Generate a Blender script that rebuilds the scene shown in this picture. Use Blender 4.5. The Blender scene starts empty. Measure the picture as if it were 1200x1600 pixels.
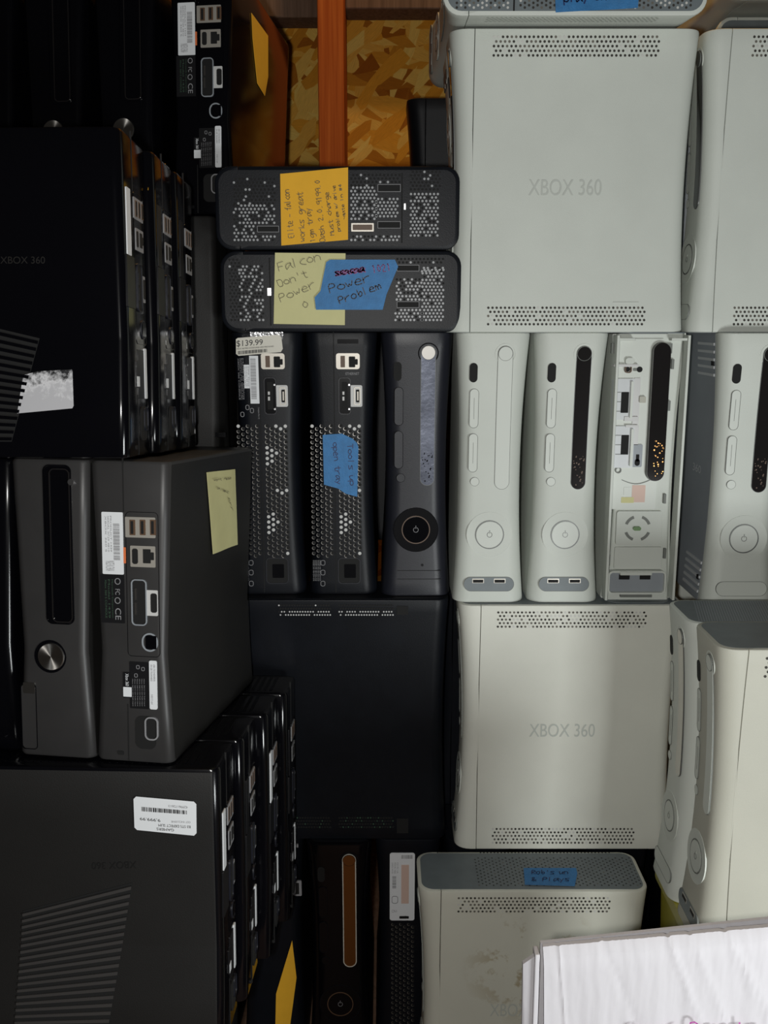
import bpy, bmesh, math, random
from mathutils import Matrix, Vector
random.seed(7)
sc = bpy.context.scene
COL = sc.collection
R = math.radians

# ------------------------------------------------------------------ camera, light, exposure
FPX, PITCH = 1500.0, 11.5
cam_d = bpy.data.cameras.new('camera'); cam = bpy.data.objects.new('camera', cam_d); COL.objects.link(cam)
cam_d.sensor_fit = 'VERTICAL'; cam_d.sensor_height = 36; cam_d.lens = 36*FPX/1600
cam_d.clip_start = .01
cam.rotation_euler = (R(90-PITCH), 0, 0); sc.camera = cam
w = bpy.data.worlds.new('world'); sc.world = w; w.use_nodes = True
w.node_tree.nodes['Background'].inputs[0].default_value = (1, .93, .84, 1)
w.node_tree.nodes['Background'].inputs[1].default_value = .012
def lamp(name, kind, loc, power, size, color):
    l = bpy.data.lights.new(name, kind); l.energy = power; l.color = color
    if kind == 'AREA': l.size = size
    else: l.shadow_soft_size = size
    o = bpy.data.objects.new(name, l); o.location = loc; COL.objects.link(o); return o
lamp('camera_flash', 'POINT', (-.035, -.01, -.01), 18, .012, (1, .985, .95))
k_ = lamp('fill_light', 'AREA', (.58, -.05, -.52), 6.8, .24, (.96, 1, 1))  # added area fill near the camera, lifts the lower white consoles
k_.rotation_euler = (Vector((.3, 1.05, -.55))-Vector((.58, -.05, -.52))).to_track_quat('-Z', 'Y').to_euler()
lamp('warm_fill_lamp', 'POINT', (.12, 1.30, 1.15), 12, .03, (1, .66, .30))  # added warm lamp above the stack, out of view, brightens the board wall
vs = sc.view_settings
vs.view_transform = 'Standard'; vs.look = 'None'; vs.gamma = 1; vs.use_curve_mapping = False; vs.exposure = 0

ca, sa = math.cos(R(PITCH)), math.sin(R(PITCH))
def ray(px, py):
    dx, dy = (px-600)/FPX, (800-py)/FPX
    return Vector((dx, ca+dy*sa, -sa+dy*ca))
def at(px, py, Y):
    d = ray(px, py); return d*(Y/d.y)

# ------------------------------------------------------------------ materials
def mat(name, col, rough=.5, metal=0, spec=.5, noise=0, nscale=60, bump=0, bscale=900, coat=0):
    m = bpy.data.materials.new(name); m.use_nodes = True
    nt = m.node_tree; b = nt.nodes['Principled BSDF']
    b.inputs['Base Color'].default_value = (*col, 1); b.inputs['Roughness'].default_value = rough
    b.inputs['Metallic'].default_value = metal; b.inputs['Specular IOR Level'].default_value = spec
    b.inputs['Coat Weight'].default_value = coat
    tc = nt.nodes.new('ShaderNodeTexCoord')
    if noise:
        n = nt.nodes.new('ShaderNodeTexNoise'); n.inputs['Scale'].default_value = nscale; n.inputs['Detail'].default_value = 6
        nt.links.new(tc.outputs['Object'], n.inputs['Vector'])
        r = nt.nodes.new('ShaderNodeValToRGB')
        r.color_ramp.elements[0].position = .3; r.color_ramp.elements[1].position = .7
        r.color_ramp.elements[0].color = (*[c*(1-noise) for c in col], 1); r.color_ramp.elements[1].color = (*[min(1, c*(1+noise)) for c in col], 1)
        nt.links.new(n.outputs['Fac'], r.inputs['Fac']); nt.links.new(r.outputs['Color'], b.inputs['Base Color'])
    if bump:
        n2 = nt.nodes.new('ShaderNodeTexNoise'); n2.inputs['Scale'].default_value = bscale; n2.inputs['Detail'].default_value = 3
        nt.links.new(tc.outputs['Object'], n2.inputs['Vector'])
        bp = nt.nodes.new('ShaderNodeBump'); bp.inputs['Strength'].default_value = bump; bp.inputs['Distance'].default_value = .001
        nt.links.new(n2.outputs['Fac'], bp.inputs['Height']); nt.links.new(bp.outputs['Normal'], b.inputs['Normal'])
    return m
M = {}
def defm(k, *a, **kw): M[k] = mat(k, *a, **kw)
defm('white_plastic', (.58, .61, .56), .5, spec=.35, noise=.035, nscale=14, bump=.15, bscale=1500)
defm('aged_white_plastic', (.44, .435, .37), .5, spec=.35, noise=.06, nscale=9, bump=.15, bscale=1500)
defm('clean_white_plastic', (.60, .63, .58), .45, spec=.4, noise=.02, nscale=14)
defm('faded_white_plastic', (.67, .675, .605), .5, spec=.35, noise=.05, nscale=10, bump=.15, bscale=1500)
defm('door_white', (.58, .61, .56), .42)
defm('groove', (.16, .17, .155), .6)
defm('grey_plastic', (.15, .175, .185), .5, noise=.06)
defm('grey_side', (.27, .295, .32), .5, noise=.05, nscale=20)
defm('hole_dark', (.03, .027, .022), .7)
defm('hole_mid', (.13, .12, .10), .6)
defm('hole_pale', (.55, .55, .52), .5)
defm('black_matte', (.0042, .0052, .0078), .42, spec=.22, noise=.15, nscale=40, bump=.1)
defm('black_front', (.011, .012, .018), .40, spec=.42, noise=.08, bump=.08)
defm('slim_matte', (.030, .029, .029), .42, spec=.45, noise=.08, nscale=30)
defm('slim_side', (.012, .0115, .011), .55, spec=.3, noise=.1, nscale=12, bump=.15)
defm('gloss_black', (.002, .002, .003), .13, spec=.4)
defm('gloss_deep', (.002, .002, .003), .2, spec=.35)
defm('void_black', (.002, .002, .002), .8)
defm('chrome', (.8, .8, .82), .26, metal=1)
defm('brushed_steel', (.55, .53, .5), .28, metal=1)
defm('dark_chrome', (.055, .05, .05), .06, metal=.75, spec=.8, coat=.6)
defm('ring_metal', (.13, .135, .13), .4, metal=.3)
defm('slat_grey', (.045, .043, .042), .4)
defm('hole_metal', (.30, .31, .32), .4)
defm('smoked_chrome', (.20, .215, .27), .24, metal=1, noise=.5, nscale=18, bump=.15, bscale=200)
defm('amber_chrome', (.40, .20, .07), .30, metal=1)
defm('port_metal', (.48, .45, .40), .4, metal=.5)
defm('port_white', (.55, .55, .54), .4)
defm('port_brown', (.10, .055, .03), .5)
defm('label_white', (.72, .74, .76), .5)
defm('label_dark', (.008, .008, .009), .35)
defm('print_black', (.02, .02, .022), .6)
defm('print_grey', (.25, .25, .26), .6)
defm('print_green', (.03, .07, .04), .6)
defm('print_orange', (.65, .16, .05), .6)
defm('tag_cream', (.62, .60, .52), .35)
defm('note_yellow', (.60, .575, .29), .75, noise=.03)
defm('note_orange', (.80, .42, .02), .75, noise=.03)
defm('tape_blue', (.03, .17, .40), .6, noise=.12, nscale=120, bump=.3, bscale=500)
defm('pencil', (.16, .14, .09), .6)
defm('ink_dark', (.012, .012, .03), .5)
defm('ink_blue', (.01, .02, .10), .5)
defm('ink_purple', (.22, .02, .16), .5)
defm('ink_pale_purple', (.42, .08, .33), .6)
defm('silver_tape', (.6, .6, .62), .18, metal=.9, bump=.6, bscale=250)
defm('green_plastic', (.12, .22, .08), .5)
defm('pink_paper', (.62, .45, .38), .6)
defm('yellow_tub', (.30, .27, .03), .35, noise=.1)
defm('logo_grey', (.47, .495, .455), .5)
defm('logo_dark', (.012, .012, .012), .3)
defm('logo_faint', (.011, .010, .009), .4)
defm('slat_white', (.55, .57, .58), .4)

def osb_material():
    m = bpy.data.materials.new('strand_board'); m.use_nodes = True
    nt = m.node_tree; b = nt.nodes['Principled BSDF']; b.inputs['Roughness'].default_value = .75; b.inputs['Specular IOR Level'].default_value = .15
    tc = nt.nodes.new('ShaderNodeTexCoord')
    def L(a, c): nt.links.new(a, c)
    base = None
    for i, (rot, sca) in enumerate(((20, (13, 1, 46)), (-35, (14, 1, 52)), (72, (13, 1, 50)), (-12, (15, 1, 60)), (48, (16, 1, 58)))):
        mp = nt.nodes.new('ShaderNodeMapping'); mp.inputs['Rotation'].default_value = (0, R(rot), 0)
        mp.vector_type = 'POINT'
        n = nt.nodes.new('ShaderNodeTexNoise'); n.inputs['Scale'].default_value = 7
        add = nt.nodes.new('ShaderNodeVectorMath'); add.operation = 'MULTIPLY_ADD'
        add.inputs[1].default_value = (.035, .035, .035)
        L(tc.outputs['Object'], mp.inputs['Vector']); L(tc.outputs['Object'], n.inputs['Vector'])
        L(n.outputs['Color'], add.inputs[0]); L(mp.outputs['Vector'], add.inputs[2])
        sm = nt.nodes.new('ShaderNodeVectorMath'); sm.operation = 'MULTIPLY'; sm.inputs[1].default_value = sca
        L(add.outputs[0], sm.inputs[0])
        v = nt.nodes.new('ShaderNodeTexVoronoi'); v.inputs['Scale'].default_value = 1.0; v.inputs['Randomness'].default_value = 1
        L(sm.outputs[0], v.inputs['Vector'])
        sep = nt.nodes.new('ShaderNodeSeparateColor'); L(v.outputs['Color'], sep.inputs[0])
        r = nt.nodes.new('ShaderNodeValToRGB'); cr = r.color_ramp
        cr.elements[0].color = (.40, .11, .004, 1); cr.elements[1].color = (1, .66, .16, 1)
        e = cr.elements.new(.45); e.color = (.88, .38, .03, 1)
        L(sep.outputs[0], r.inputs['Fac'])
        # fine grain inside each strand
        w2 = nt.nodes.new('ShaderNodeTexNoise'); w2.inputs['Scale'].default_value = 3; w2.inputs['Detail'].default_value = 5
        sm2 = nt.nodes.new('ShaderNodeVectorMath'); sm2.operation = 'MULTIPLY'; sm2.inputs[1].default_value = (1.5, 1, 9)
        L(sm.outputs[0], sm2.inputs[0]); L(sm2.outputs[0], w2.inputs['Vector'])
        mx = nt.nodes.new('ShaderNodeMix'); mx.data_type = 'RGBA'; mx.blend_type = 'MULTIPLY'; mx.inputs['Factor'].default_value = .6
        L(r.outputs['Color'], mx.inputs[6]); L(w2.outputs['Fac'], mx.inputs[7])
        if base is None: base = mx.outputs[2]
        else:
            mm = nt.nodes.new('ShaderNodeMix'); mm.data_type = 'RGBA'
            st = nt.nodes.new('ShaderNodeMath'); st.operation = 'GREATER_THAN'; st.inputs[1].default_value = .55
            L(sep.outputs[1], st.inputs[0]); L(st.outputs[0], mm.inputs['Factor'])
            L(base, mm.inputs[6]); L(mx.outputs[2], mm.inputs[7]); base = mm.outputs[2]
    L(base, b.inputs['Base Color'])
    return m
M['strand_board'] = osb_material()
def wood_material(name, c0, c1):
    m = bpy.data.materials.new(name); m.use_nodes = True
    nt = m.node_tree; b = nt.nodes['Principled BSDF']; b.inputs['Roughness'].default_value = .75; b.inputs['Specular IOR Level'].default_value = .15
    tc = nt.nodes.new('ShaderNodeTexCoord'); mp = nt.nodes.new('ShaderNodeMapping'); mp.inputs['Scale'].default_value = (90, 60, 2.5)
    n = nt.nodes.new('ShaderNodeTexNoise'); n.inputs['Scale'].default_value = 2; n.inputs['Detail'].default_value = 6; n.inputs['Distortion'].default_value = .6
    r = nt.nodes.new('ShaderNodeValToRGB'); r.color_ramp.elements[0].color = (*c0, 1); r.color_ramp.elements[1].color = (*c1, 1)
    r.color_ramp.elements[0].position = .3; r.color_ramp.elements[1].position = .7
    nt.links.new(tc.outputs['Object'], mp.inputs['Vector']); nt.links.new(mp.outputs['Vector'], n.inputs['Vector'])
    nt.links.new(n.outputs['Fac'], r.inputs['Fac']); nt.links.new(r.outputs['Color'], b.inputs['Base Color'])
    return m
M['stud_wood'] = wood_material('stud_wood', (.42, .075, .010), (.62, .15, .025))
M['beam_wood'] = wood_material('beam_wood', (.12, .07, .045), (.2, .12, .08))
def stained_white():
    m = mat('stained', (.60, .60, .52), .5, spec=.35, noise=.05, nscale=9, bump=.15, bscale=1500); m.name = 'stained_white_plastic'
    nt = m.node_tree; b = nt.nodes['Principled BSDF']
    src = b.inputs['Base Color'].links[0].from_socket
    tc = nt.nodes.new('ShaderNodeTexCoord')
    n = nt.nodes.new('ShaderNodeTexNoise'); n.inputs['Scale'].default_value = 22; n.inputs['Detail'].default_value = 7; n.inputs['Roughness'].default_value = .65
    r = nt.nodes.new('ShaderNodeValToRGB'); r.color_ramp.elements[0].position = .53; r.color_ramp.elements[1].position = .575
    # only in the middle of the side panel, where the residue sits
    g = nt.nodes.new('ShaderNodeVectorMath'); g.operation = 'DISTANCE'; g.inputs[1].default_value = (.04, .135, .21)
    mr = nt.nodes.new('ShaderNodeMapRange'); mr.inputs[1].default_value = .04; mr.inputs[2].default_value = .085; mr.inputs[3].default_value = 1; mr.inputs[4].default_value = 0
    mu = nt.nodes.new('ShaderNodeMath'); mu.operation = 'MULTIPLY'
    mx = nt.nodes.new('ShaderNodeMix'); mx.data_type = 'RGBA'; mx.inputs[7].default_value = (.40, .35, .24, 1)
    L = nt.links.new
    L(tc.outputs['Object'], n.inputs['Vector']); L(tc.outputs['Object'], g.inputs[0]); L(g.outputs['Value'], mr.inputs[0])
    L(n.outputs['Fac'], r.inputs['Fac']); L(r.outputs['Color'], mu.inputs[0]); L(mr.outputs[0], mu.inputs[1])
    L(mu.outputs[0], mx.inputs['Factor']); L(src, mx.inputs[6]); L(mx.outputs[2], b.inputs['Base Color'])
    return m
M['stained_white_plastic'] = stained_white()
def carton():
    m = mat('white_cardboard', (.54, .525, .55), .65)
    nt = m.node_tree; b = nt.nodes['Principled BSDF']
    tc = nt.nodes.new('ShaderNodeTexCoord'); mp = nt.nodes.new('ShaderNodeMapping'); mp.inputs['Rotation'].default_value = (0, R(4), 0)
    wv = nt.nodes.new('ShaderNodeTexWave'); wv.wave_type = 'BANDS'; wv.bands_direction = 'X'; wv.inputs['Scale'].default_value = 28; wv.inputs['Distortion'].default_value = 3; wv.inputs['Detail'].default_value = 2
    n = nt.nodes.new('ShaderNodeTexNoise'); n.inputs['Scale'].default_value = 30; n.inputs['Detail'].default_value = 5
    ad = nt.nodes.new('ShaderNodeMath'); ad.operation = 'MULTIPLY_ADD'; ad.inputs[1].default_value = .45
    bp = nt.nodes.new('ShaderNodeBump'); bp.inputs['Strength'].default_value = .35; bp.inputs['Distance'].default_value = .0015
    L = nt.links.new
    L(tc.outputs['Object'], mp.inputs['Vector']); L(mp.outputs['Vector'], wv.inputs['Vector']); L(tc.outputs['Object'], n.inputs['Vector'])
    L(wv.outputs['Fac'], ad.inputs[0]); L(n.outputs['Fac'], ad.inputs[2]); L(ad.outputs[0], bp.inputs['Height']); L(bp.outputs['Normal'], b.inputs['Normal'])
    return m
M['white_cardboard'] = carton()

# ------------------------------------------------------------------ mesh helpers
class MB:
    def __init__(s): s.v = []; s.f = []; s.m = []
    def add(s, vs, fs, mi=0):
        k = len(s.v); s.v += [tuple(p) for p in vs]
        for f in fs: s.f.append(tuple(i+k for i in f)); s.m.append(mi)
    def box(s, a, b, mi=0):
        (x0, y0, z0), (x1, y1, z1) = a, b
        s.add([(x0,y0,z0),(x1,y0,z0),(x1,y1,z0),(x0,y1,z0),(x0,y0,z1),(x1,y0,z1),(x1,y1,z1),(x0,y1,z1)],
              [(0,3,2,1),(4,5,6,7),(0,1,5,4),(1,2,6,5),(2,3,7,6),(3,0,4,7)], mi)
    def build(s, name, mats, parent=None, world=False, smooth=True, recalc=True, bevel=0):
        if not isinstance(mats, (list, tuple)): mats = [mats]
        c = Vector((0, 0, 0))
        if world:
            lo = [min(p[i] for p in s.v) for i in range(3)]; hi = [max(p[i] for p in s.v) for i in range(3)]
            c = Vector(((lo[0]+hi[0])/2, (lo[1]+hi[1])/2, lo[2]))
        me = bpy.data.meshes.new(name); me.from_pydata([(p[0]-c[0], p[1]-c[1], p[2]-c[2]) for p in s.v], [], s.f)
        for mm in mats: me.materials.append(M[mm])
        for p, i in zip(me.polygons, s.m): p.material_index = i
        if recalc:
            bm = bmesh.new(); bm.from_mesh(me); bmesh.ops.recalc_face_normals(bm, faces=bm.faces); bm.to_mesh(me); bm.free()
        if smooth:
            me.polygons.foreach_set('use_smooth', [True]*len(me.polygons)); me.set_sharp_from_angle(angle=R(35))
        o = bpy.data.objects.new(name, me); COL.objects.link(o); o.location = c
        if parent: o.parent = parent
        if bevel:
            b = o.modifiers.new('bevel', 'BEVEL'); b.width = bevel; b.segments = 2
        return o
def thing(name, label, cat, mtx, group=None):
    o = bpy.data.objects.new(name, None); COL.objects.link(o); o.matrix_world = mtx
    o.empty_display_size = .02
    tag(o, label, cat, group); return o
def tag(o, label, cat, group=None):
    o['label'] = label; o['category'] = cat
    if group: o['group'] = group
    return o

def outline(uc, vc, w, h, r, n=8):
    r = min(r, w/2, h/2); pts = []
    for cx, cy, a0 in ((w/2-r, h/2-r, 0), (-w/2+r, h/2-r, 90), (-w/2+r, -h/2+r, 180), (w/2-r, -h/2+r, 270)):
        for i in range(n+1):
            a = R(a0+90*i/n); pts.append((uc+cx+r*math.cos(a), vc+cy+r*math.sin(a)))
    return pts
class Face:
    """a flat or gently curved side of a console: map(u, v, off) gives local points"""
    def __init__(s, dev, kind): s.d = dev; s.k = kind
    def map(s, u, v, o):
        d = s.d
        if s.k == 'front': return (u, d.y0(v)-o, v)
        if s.k == 'back': return (-u, d.y1(v)+o, v)
        if s.k == 'right': return (d.hw(v)+o, u, v)
        if s.k == 'left': return (-d.hw(v)-o, -u, v)
        if s.k == 'top': return (-v, u, d.H+o)
        if s.k == 'bottom': return (v, u, -o)
    def at(s, px, py):
        Mi = s.d.mtx.inverted(); p = Mi @ Vector((0, 0, 0)); q = (Mi.to_3x3() @ ray(px, py)); d = s.d
        if s.k == 'front': t = (0-p.y)/q.y; h = p+q*t; return (h.x, h.z)
        if s.k == 'back': t = (d.D-p.y)/q.y; h = p+q*t; return (-h.x, h.z)
        if s.k == 'right': t = (d.W/2-p.x)/q.x; h = p+q*t; return (h.y, h.z)
        if s.k == 'left': t = (-d.W/2-p.x)/q.x; h = p+q*t; return (-h.y, h.z)
        if s.k == 'top': t = (d.H-p.z)/q.z; h = p+q*t; return (h.y, -h.x)
        if s.k == 'bottom': t = (0-p.z)/q.z; h = p+q*t; return (h.y, h.x)
    def box(s, x0, y0, x1, y1):
        a = s.at(x0, (y0+y1)/2); b = s.at(x1, (y0+y1)/2); c = s.at((x0+x1)/2, y0); e = s.at((x0+x1)/2, y1)
        return ((a[0]+b[0])/2, (c[1]+e[1])/2, abs(b[0]-a[0]), abs(c[1]-e[1]))

def pad_into(mb, F, uc, vc, w, h, r, off=.0008, depth=.001, mi=0, rows=None):
    r = min(r, w/2, h/2); nrow = rows or max(2, int(h/.012)); n = 7
    zs = []
    if r > 1e-5: zs += [-h/2 + r*(1-math.cos(R(90*i/n))) for i in range(n+1)]
    else: zs += [-h/2]
    lo, hi = zs[-1], -zs[-1]
    zs += [lo+(hi-lo)*i/nrow for i in range(1, nrow)] if hi-lo > 1e-5 else []
    zs += [-z for z in ([-h/2 + r*(1-math.cos(R(90*i/n))) for i in range(n, -1, -1)] if r > 1e-5 else [-h/2])]
    if hi-lo <= 1e-5: zs = zs[:n+1]+zs[n+2:] if r > 1e-5 else zs
    vs = []; fs = []
    for z in zs:
        e = max(0, abs(z)-(h/2-r)); hwid = w/2-r+math.sqrt(max(0, r*r-e*e))
        hwid = max(hwid, 1e-5)
        for u in (-hwid, hwid):
            vs.append(F.map(uc+u, vc+z, off)); vs.append(F.map(uc+u, vc+z, -depth))
    for i in range(len(zs)-1):
        a = i*4; b = a+4
        fs += [(a, a+2, b+2, b), (a, b, b+1, a+1), (a+2, a+3, b+3, b+2)]
    fs += [(0, 1, 3, 2), (len(vs)-4, len(vs)-2, len(vs)-1, len(vs)-3)]
    mb.add(vs, fs, mi)
def pad(name, m, F, uc, vc, w, h, r=0, off=.0008, depth=.001, parent=None):
    mb = MB(); pad_into(mb, F, uc, vc, w, h, r, off, depth); return mb.build(name, m, parent or F.d.root)
def ring_into(mb, F, uc, vc, w, h, r, th, off=.0008, depth=.001, mi=0, n=8):
    a = outline(uc, vc, w, h, r, n); b = outline(uc, vc, w-2*th, h-2*th, max(r-th, .00005), n)
    # subdivide long straight runs so they follow the curved face
    def sub(o):
        out = []
        for i, p in enumerate(o):
            q = o[(i+1) % len(o)]; out.append(p)
            if (i+1) % (n+1) == 0:
                for k in range(1, 10): out.append((p[0]+(q[0]-p[0])*k/10, p[1]+(q[1]-p[1])*k/10))
        return out
    a = sub(a); b = sub(b); N = len(a)
    vs = [F.map(*p, off) for p in a]+[F.map(*p, off) for p in b]+[F.map(*p, -depth) for p in a]+[F.map(*p, -depth) for p in b]
    fs = []
    for i in range(N):
        j = (i+1) % N
        fs += [(i, j, N+j, N+i), (i, 2*N+i, 2*N+j, j), (N+i, N+j, 3*N+j, 3*N+i)]
    mb.add(vs, fs, mi)
def ring(name, m, F, uc, vc, w, h, r, th, off=.0008, depth=.001, parent=None):
    mb = MB(); ring_into(mb, F, uc, vc, w, h, r, th, off, depth); return mb.build(name, m, parent or F.d.root)
def discs_into(mb, F, pts, r, off, mi=0, n=10):
    for u, v in pts:
        mb.add([F.map(u+r*math.cos(2*math.pi*i/n), v+r*math.sin(2*math.pi*i/n), off) for i in range(n)], [tuple(range(n))], mi)
def poly_into(mb, F, pts, off, th=.0003, mi=0):
    n = len(pts)
    mb.add([F.map(u, v, off) for u, v in pts]+[F.map(u, v, off-th) for u, v in pts],
           [tuple(range(n)), tuple(range(2*n-1, n-1, -1))]+[(i, (i+1) % n, n+(i+1) % n, n+i) for i in range(n)], mi)

_tc = {}
def text2d(s):
    if s in _tc: return _tc[s]
    c = bpy.data.curves.new('t', 'FONT'); c.body = s; o = bpy.data.objects.new('t', c); COL.objects.link(o)
    dg = bpy.context.evaluated_depsgraph_get(); dg.update()
    me = bpy.data.meshes.new_from_object(o.evaluated_get(dg))
    vs = [(v.co.x, v.co.y) for v in me.vertices]; fs = [tuple(p.vertices) for p in me.polygons]
    bpy.data.objects.remove(o); bpy.data.curves.remove(c); bpy.data.meshes.remove(me)
    x0 = min(v[0] for v in vs); x1 = max(v[0] for v in vs); y0 = min(v[1] for v in vs); y1 = max(v[1] for v in vs)
    _tc[s] = ([((x-x0)/(x1-x0), (y-y0)/max(1e-6, y1-y0)) for x, y in vs], fs); return _tc[s]
def quadmap(q):      # q: four corners (top-left, top-right, bottom-right, bottom-left) in uv; returns f(a, b) with a right, b up
    tl, tr, br, bl = q
    def f(a, b):
        return tuple((bl[i]*(1-a)+br[i]*a)*(1-b)+(tl[i]*(1-a)+tr[i]*a)*b for i in (0, 1))
    return f
def boxq(uc, vc, w, h, rot=0):
    q = [(uc-w/2, vc+h/2), (uc+w/2, vc+h/2), (uc+w/2, vc-h/2), (uc-w/2, vc-h/2)]
    k = (rot//90) % 4            # rot clockwise in steps of 90: where the text's top-left sits
    return q[k:]+q[:k]
def text_into(mb, F, s, q, off=.0012, mi=0):
    vs, fs = text2d(s); f = quadmap(q)
    mb.add([F.map(*f(a, b), off) for a, b in vs], fs, mi)
def barcode_into(mb, F, q, n=34, off=.0012, mi=0, seed=1):
    rnd = random.Random(seed); f = quadmap(q); x = 0; 
    while x < 1:
        wd = rnd.choice((.35, .6, 1.0))/n; 
        a, b = x, min(1, x+wd)
        mb.add([F.map(*f(a, 0), off), F.map(*f(b, 0), off), F.map(*f(b, 1), off), F.map(*f(a, 1), off)], [(0, 1, 2, 3)], mi)
        x += wd+rnd.choice((.4, .7))/n
# hand lettering: strokes on a grid, x 0-4, y 0-8 (baseline 2, x height 6)
HW = {'a':'46 16 04 02 12 45 46 43 52','b':'18 12 32 44 36 14','c':'46 26 04 13 32 42','d':'46 16 04 12 34 48 42','e':'04 44 36 16 03 12 42',
'f':'48 28 22|06 36','g':'46 16 04 13 44 46 40 10','h':'08 02|04 26 44 42','i':'16 12|18 17','k':'08 02|46 03 42','l':'18 12','m':'06 02|05 16 24 22|24 36 45 42',
'n':'06 02|05 26 45 42','o':'26 05 03 22 43 45 26','p':'06 00|05 26 45 43 22 03','r':'06 02|04 26 46','s':'46 16 05 43 32 02','t':'28 22 42|06 46','u':'06 03 12 33 46 42',
'v':'06 22 46','w':'06 12 25 32 46','x':'06 42|46 02','y':'06 23|46 10','F':'08 02|08 48|05 35','D':'08 02 32 44 46 38 08','P':'02 08 38 46 35 05','O':'28 05 22 45 28',
'T':'08 48|28 22','E':'48 08 02 42|05 35','W':'08 12 26 32 48','M':'02 08 25 48 42','R':'02 08 38 46 05 42','B':'08 02 32 44 25 05|25 46 38 08',
'0':'28 05 22 45 28','1':'17 28 22','2':'06 28 46 02 42','9':'45 15 07 38 47 42','.':'12 22',"'":'28 26','/':'02 48','-':'04 44','&':'42 06 18 37 03 12 44','#':'12 18|32 38|06 46|04 44','4':'38 04 44|38 32'}
def hand_into(mb, F, s, q, wid=.0007, off=.0012, mi=0, wob=.25):
    rnd = random.Random(s); f = quadmap(q); n = len(s); fs = []
    for i, ch in enumerate(s):
        if ch not in HW: continue
        for st in HW[ch].split('|'):
            P = []
            for p in st.split():
                x = (int(p[0])+rnd.uniform(-wob, wob))/4*.78; y = (int(p[1])+rnd.uniform(-wob, wob))/8
                P.append(Vector(f((i+.1+x)/n, y)))
            # round the strokes off
            if len(P) > 2:
                Q = [P[0]]
                for a, b in zip(P, P[1:]): Q += [a*.75+b*.25, a*.25+b*.75]
                Q.append(P[-1]); P = Q
            for a, b in zip(P, P[1:]):
                d = (b-a); L = d.length
                if L < 1e-6: continue
                d /= L; nn = Vector((-d.y, d.x))*wid/2; a2 = a-d*wid*.3; b2 = b+d*wid*.3
                mb.add([F.map(*(a2+nn), off), F.map(*(a2-nn), off), F.map(*(b2-nn), off), F.map(*(b2+nn), off)], [(0, 1, 2, 3)], mi)

# ------------------------------------------------------------------ consoles
def section(hw, ya, yb, ra, rb, n=6):
    pts = []
    for cx, cy, r, a0 in ((1, 1, rb, 0), (-1, 1, rb, 90), (-1, -1, ra, 180), (1, -1, ra, 270)):
        r = max(r, .0002)
        for i in range(n+1):
            a = R(a0+90*i/n); X = cx*(hw-r)+r*math.cos(a); Yc = (yb-r) if cy > 0 else (ya+r)
            pts.append((X, Yc+r*math.sin(a)))
    return pts
def loft(secs):
    mb = MB(); N = len(secs[0][1])
    for z, pts in secs: mb.v += [(x, y, z) for x, y in pts]
    for k in range(len(secs)-1):
        for i in range(N):
            j = (i+1) % N; mb.f.append((k*N+i, k*N+j, (k+1)*N+j, (k+1)*N+i)); mb.m.append(0)
    mb.f.append(tuple(range(N-1, -1, -1))); mb.m.append(0)
    mb.f.append(tuple((len(secs)-1)*N+i for i in range(N))); mb.m.append(0)
    return mb
class Fat:
    W, D, H = .083, .262, .309
    def s(self, z): t = 2*z/self.H-1; return max(0, 1-t*t)
    def hw(self, z): return self.W/2-.0062*self.s(z)
    def y0(self, z): return .0085*self.s(z)
    def y1(self, z): return self.D-.005*self.s(z)
    def __init__(d, mtx, label, body='white_plastic', plate=None, grey='grey_plastic', group=None, name='game_console', front=True, split=True, plain=False, W=.083):
        d.W = W; d.mtx = mtx; d.root = thing(name, label, 'game console', mtx, group)
        plate = plate or body; d.bodym = body
        zs = [0, .0008, .0025]+[.0025+(d.H-.005)*i/22 for i in range(1, 22)]+[d.H-.0025, d.H-.0008, d.H]
        ins = {0: .0018, 1: .0005, 2: 0, len(zs)-3: 0, len(zs)-2: .0005, len(zs)-1: .0018}
        SP = .026
        A = []; B = []
        for i, z in enumerate(zs):
            e = ins.get(i, 0)
            A.append((z, section(d.hw(z)-e, d.y0(z)+e, SP-.0004, .018, .0003)))
            B.append((z, section(d.hw(z)-e-.0002, SP+.0004, d.y1(z)-e, .0003, .016)))
        if front: loft(A).build('faceplate', plate, d.root)
        else:
            A = [(z, [(x*.9, y) for x, y in section(d.hw(z), .019, SP, .004, .0003)]) for z in zs]
            loft(A).build('front_chassis', plate, d.root)
        loft(B).build('shell', body, d.root)
        d.F = {k: Face(d, k) for k in ('front', 'back', 'right', 'left', 'top', 'bottom')}
        for k in ('top', 'bottom'):
            if plain: break
            mb = MB(); F = d.F[k]
            pts = section(d.hw(0)-.0045, .0045, d.D-.0045, .0145, .0125)
            z = d.H if k == 'top' else 0; sg = 1 if k == 'top' else -1; N = len(pts)
            mb.add([(x, y, z+sg*.0003) for x, y in pts]+[(x, y, z-sg*.001) for x, y in pts],
                   [tuple(range(N))]+[(i, (i+1) % N, N+(i+1) % N, N+i) for i in range(N)])
            mb.build('end_panel', grey, d.root)
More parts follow.
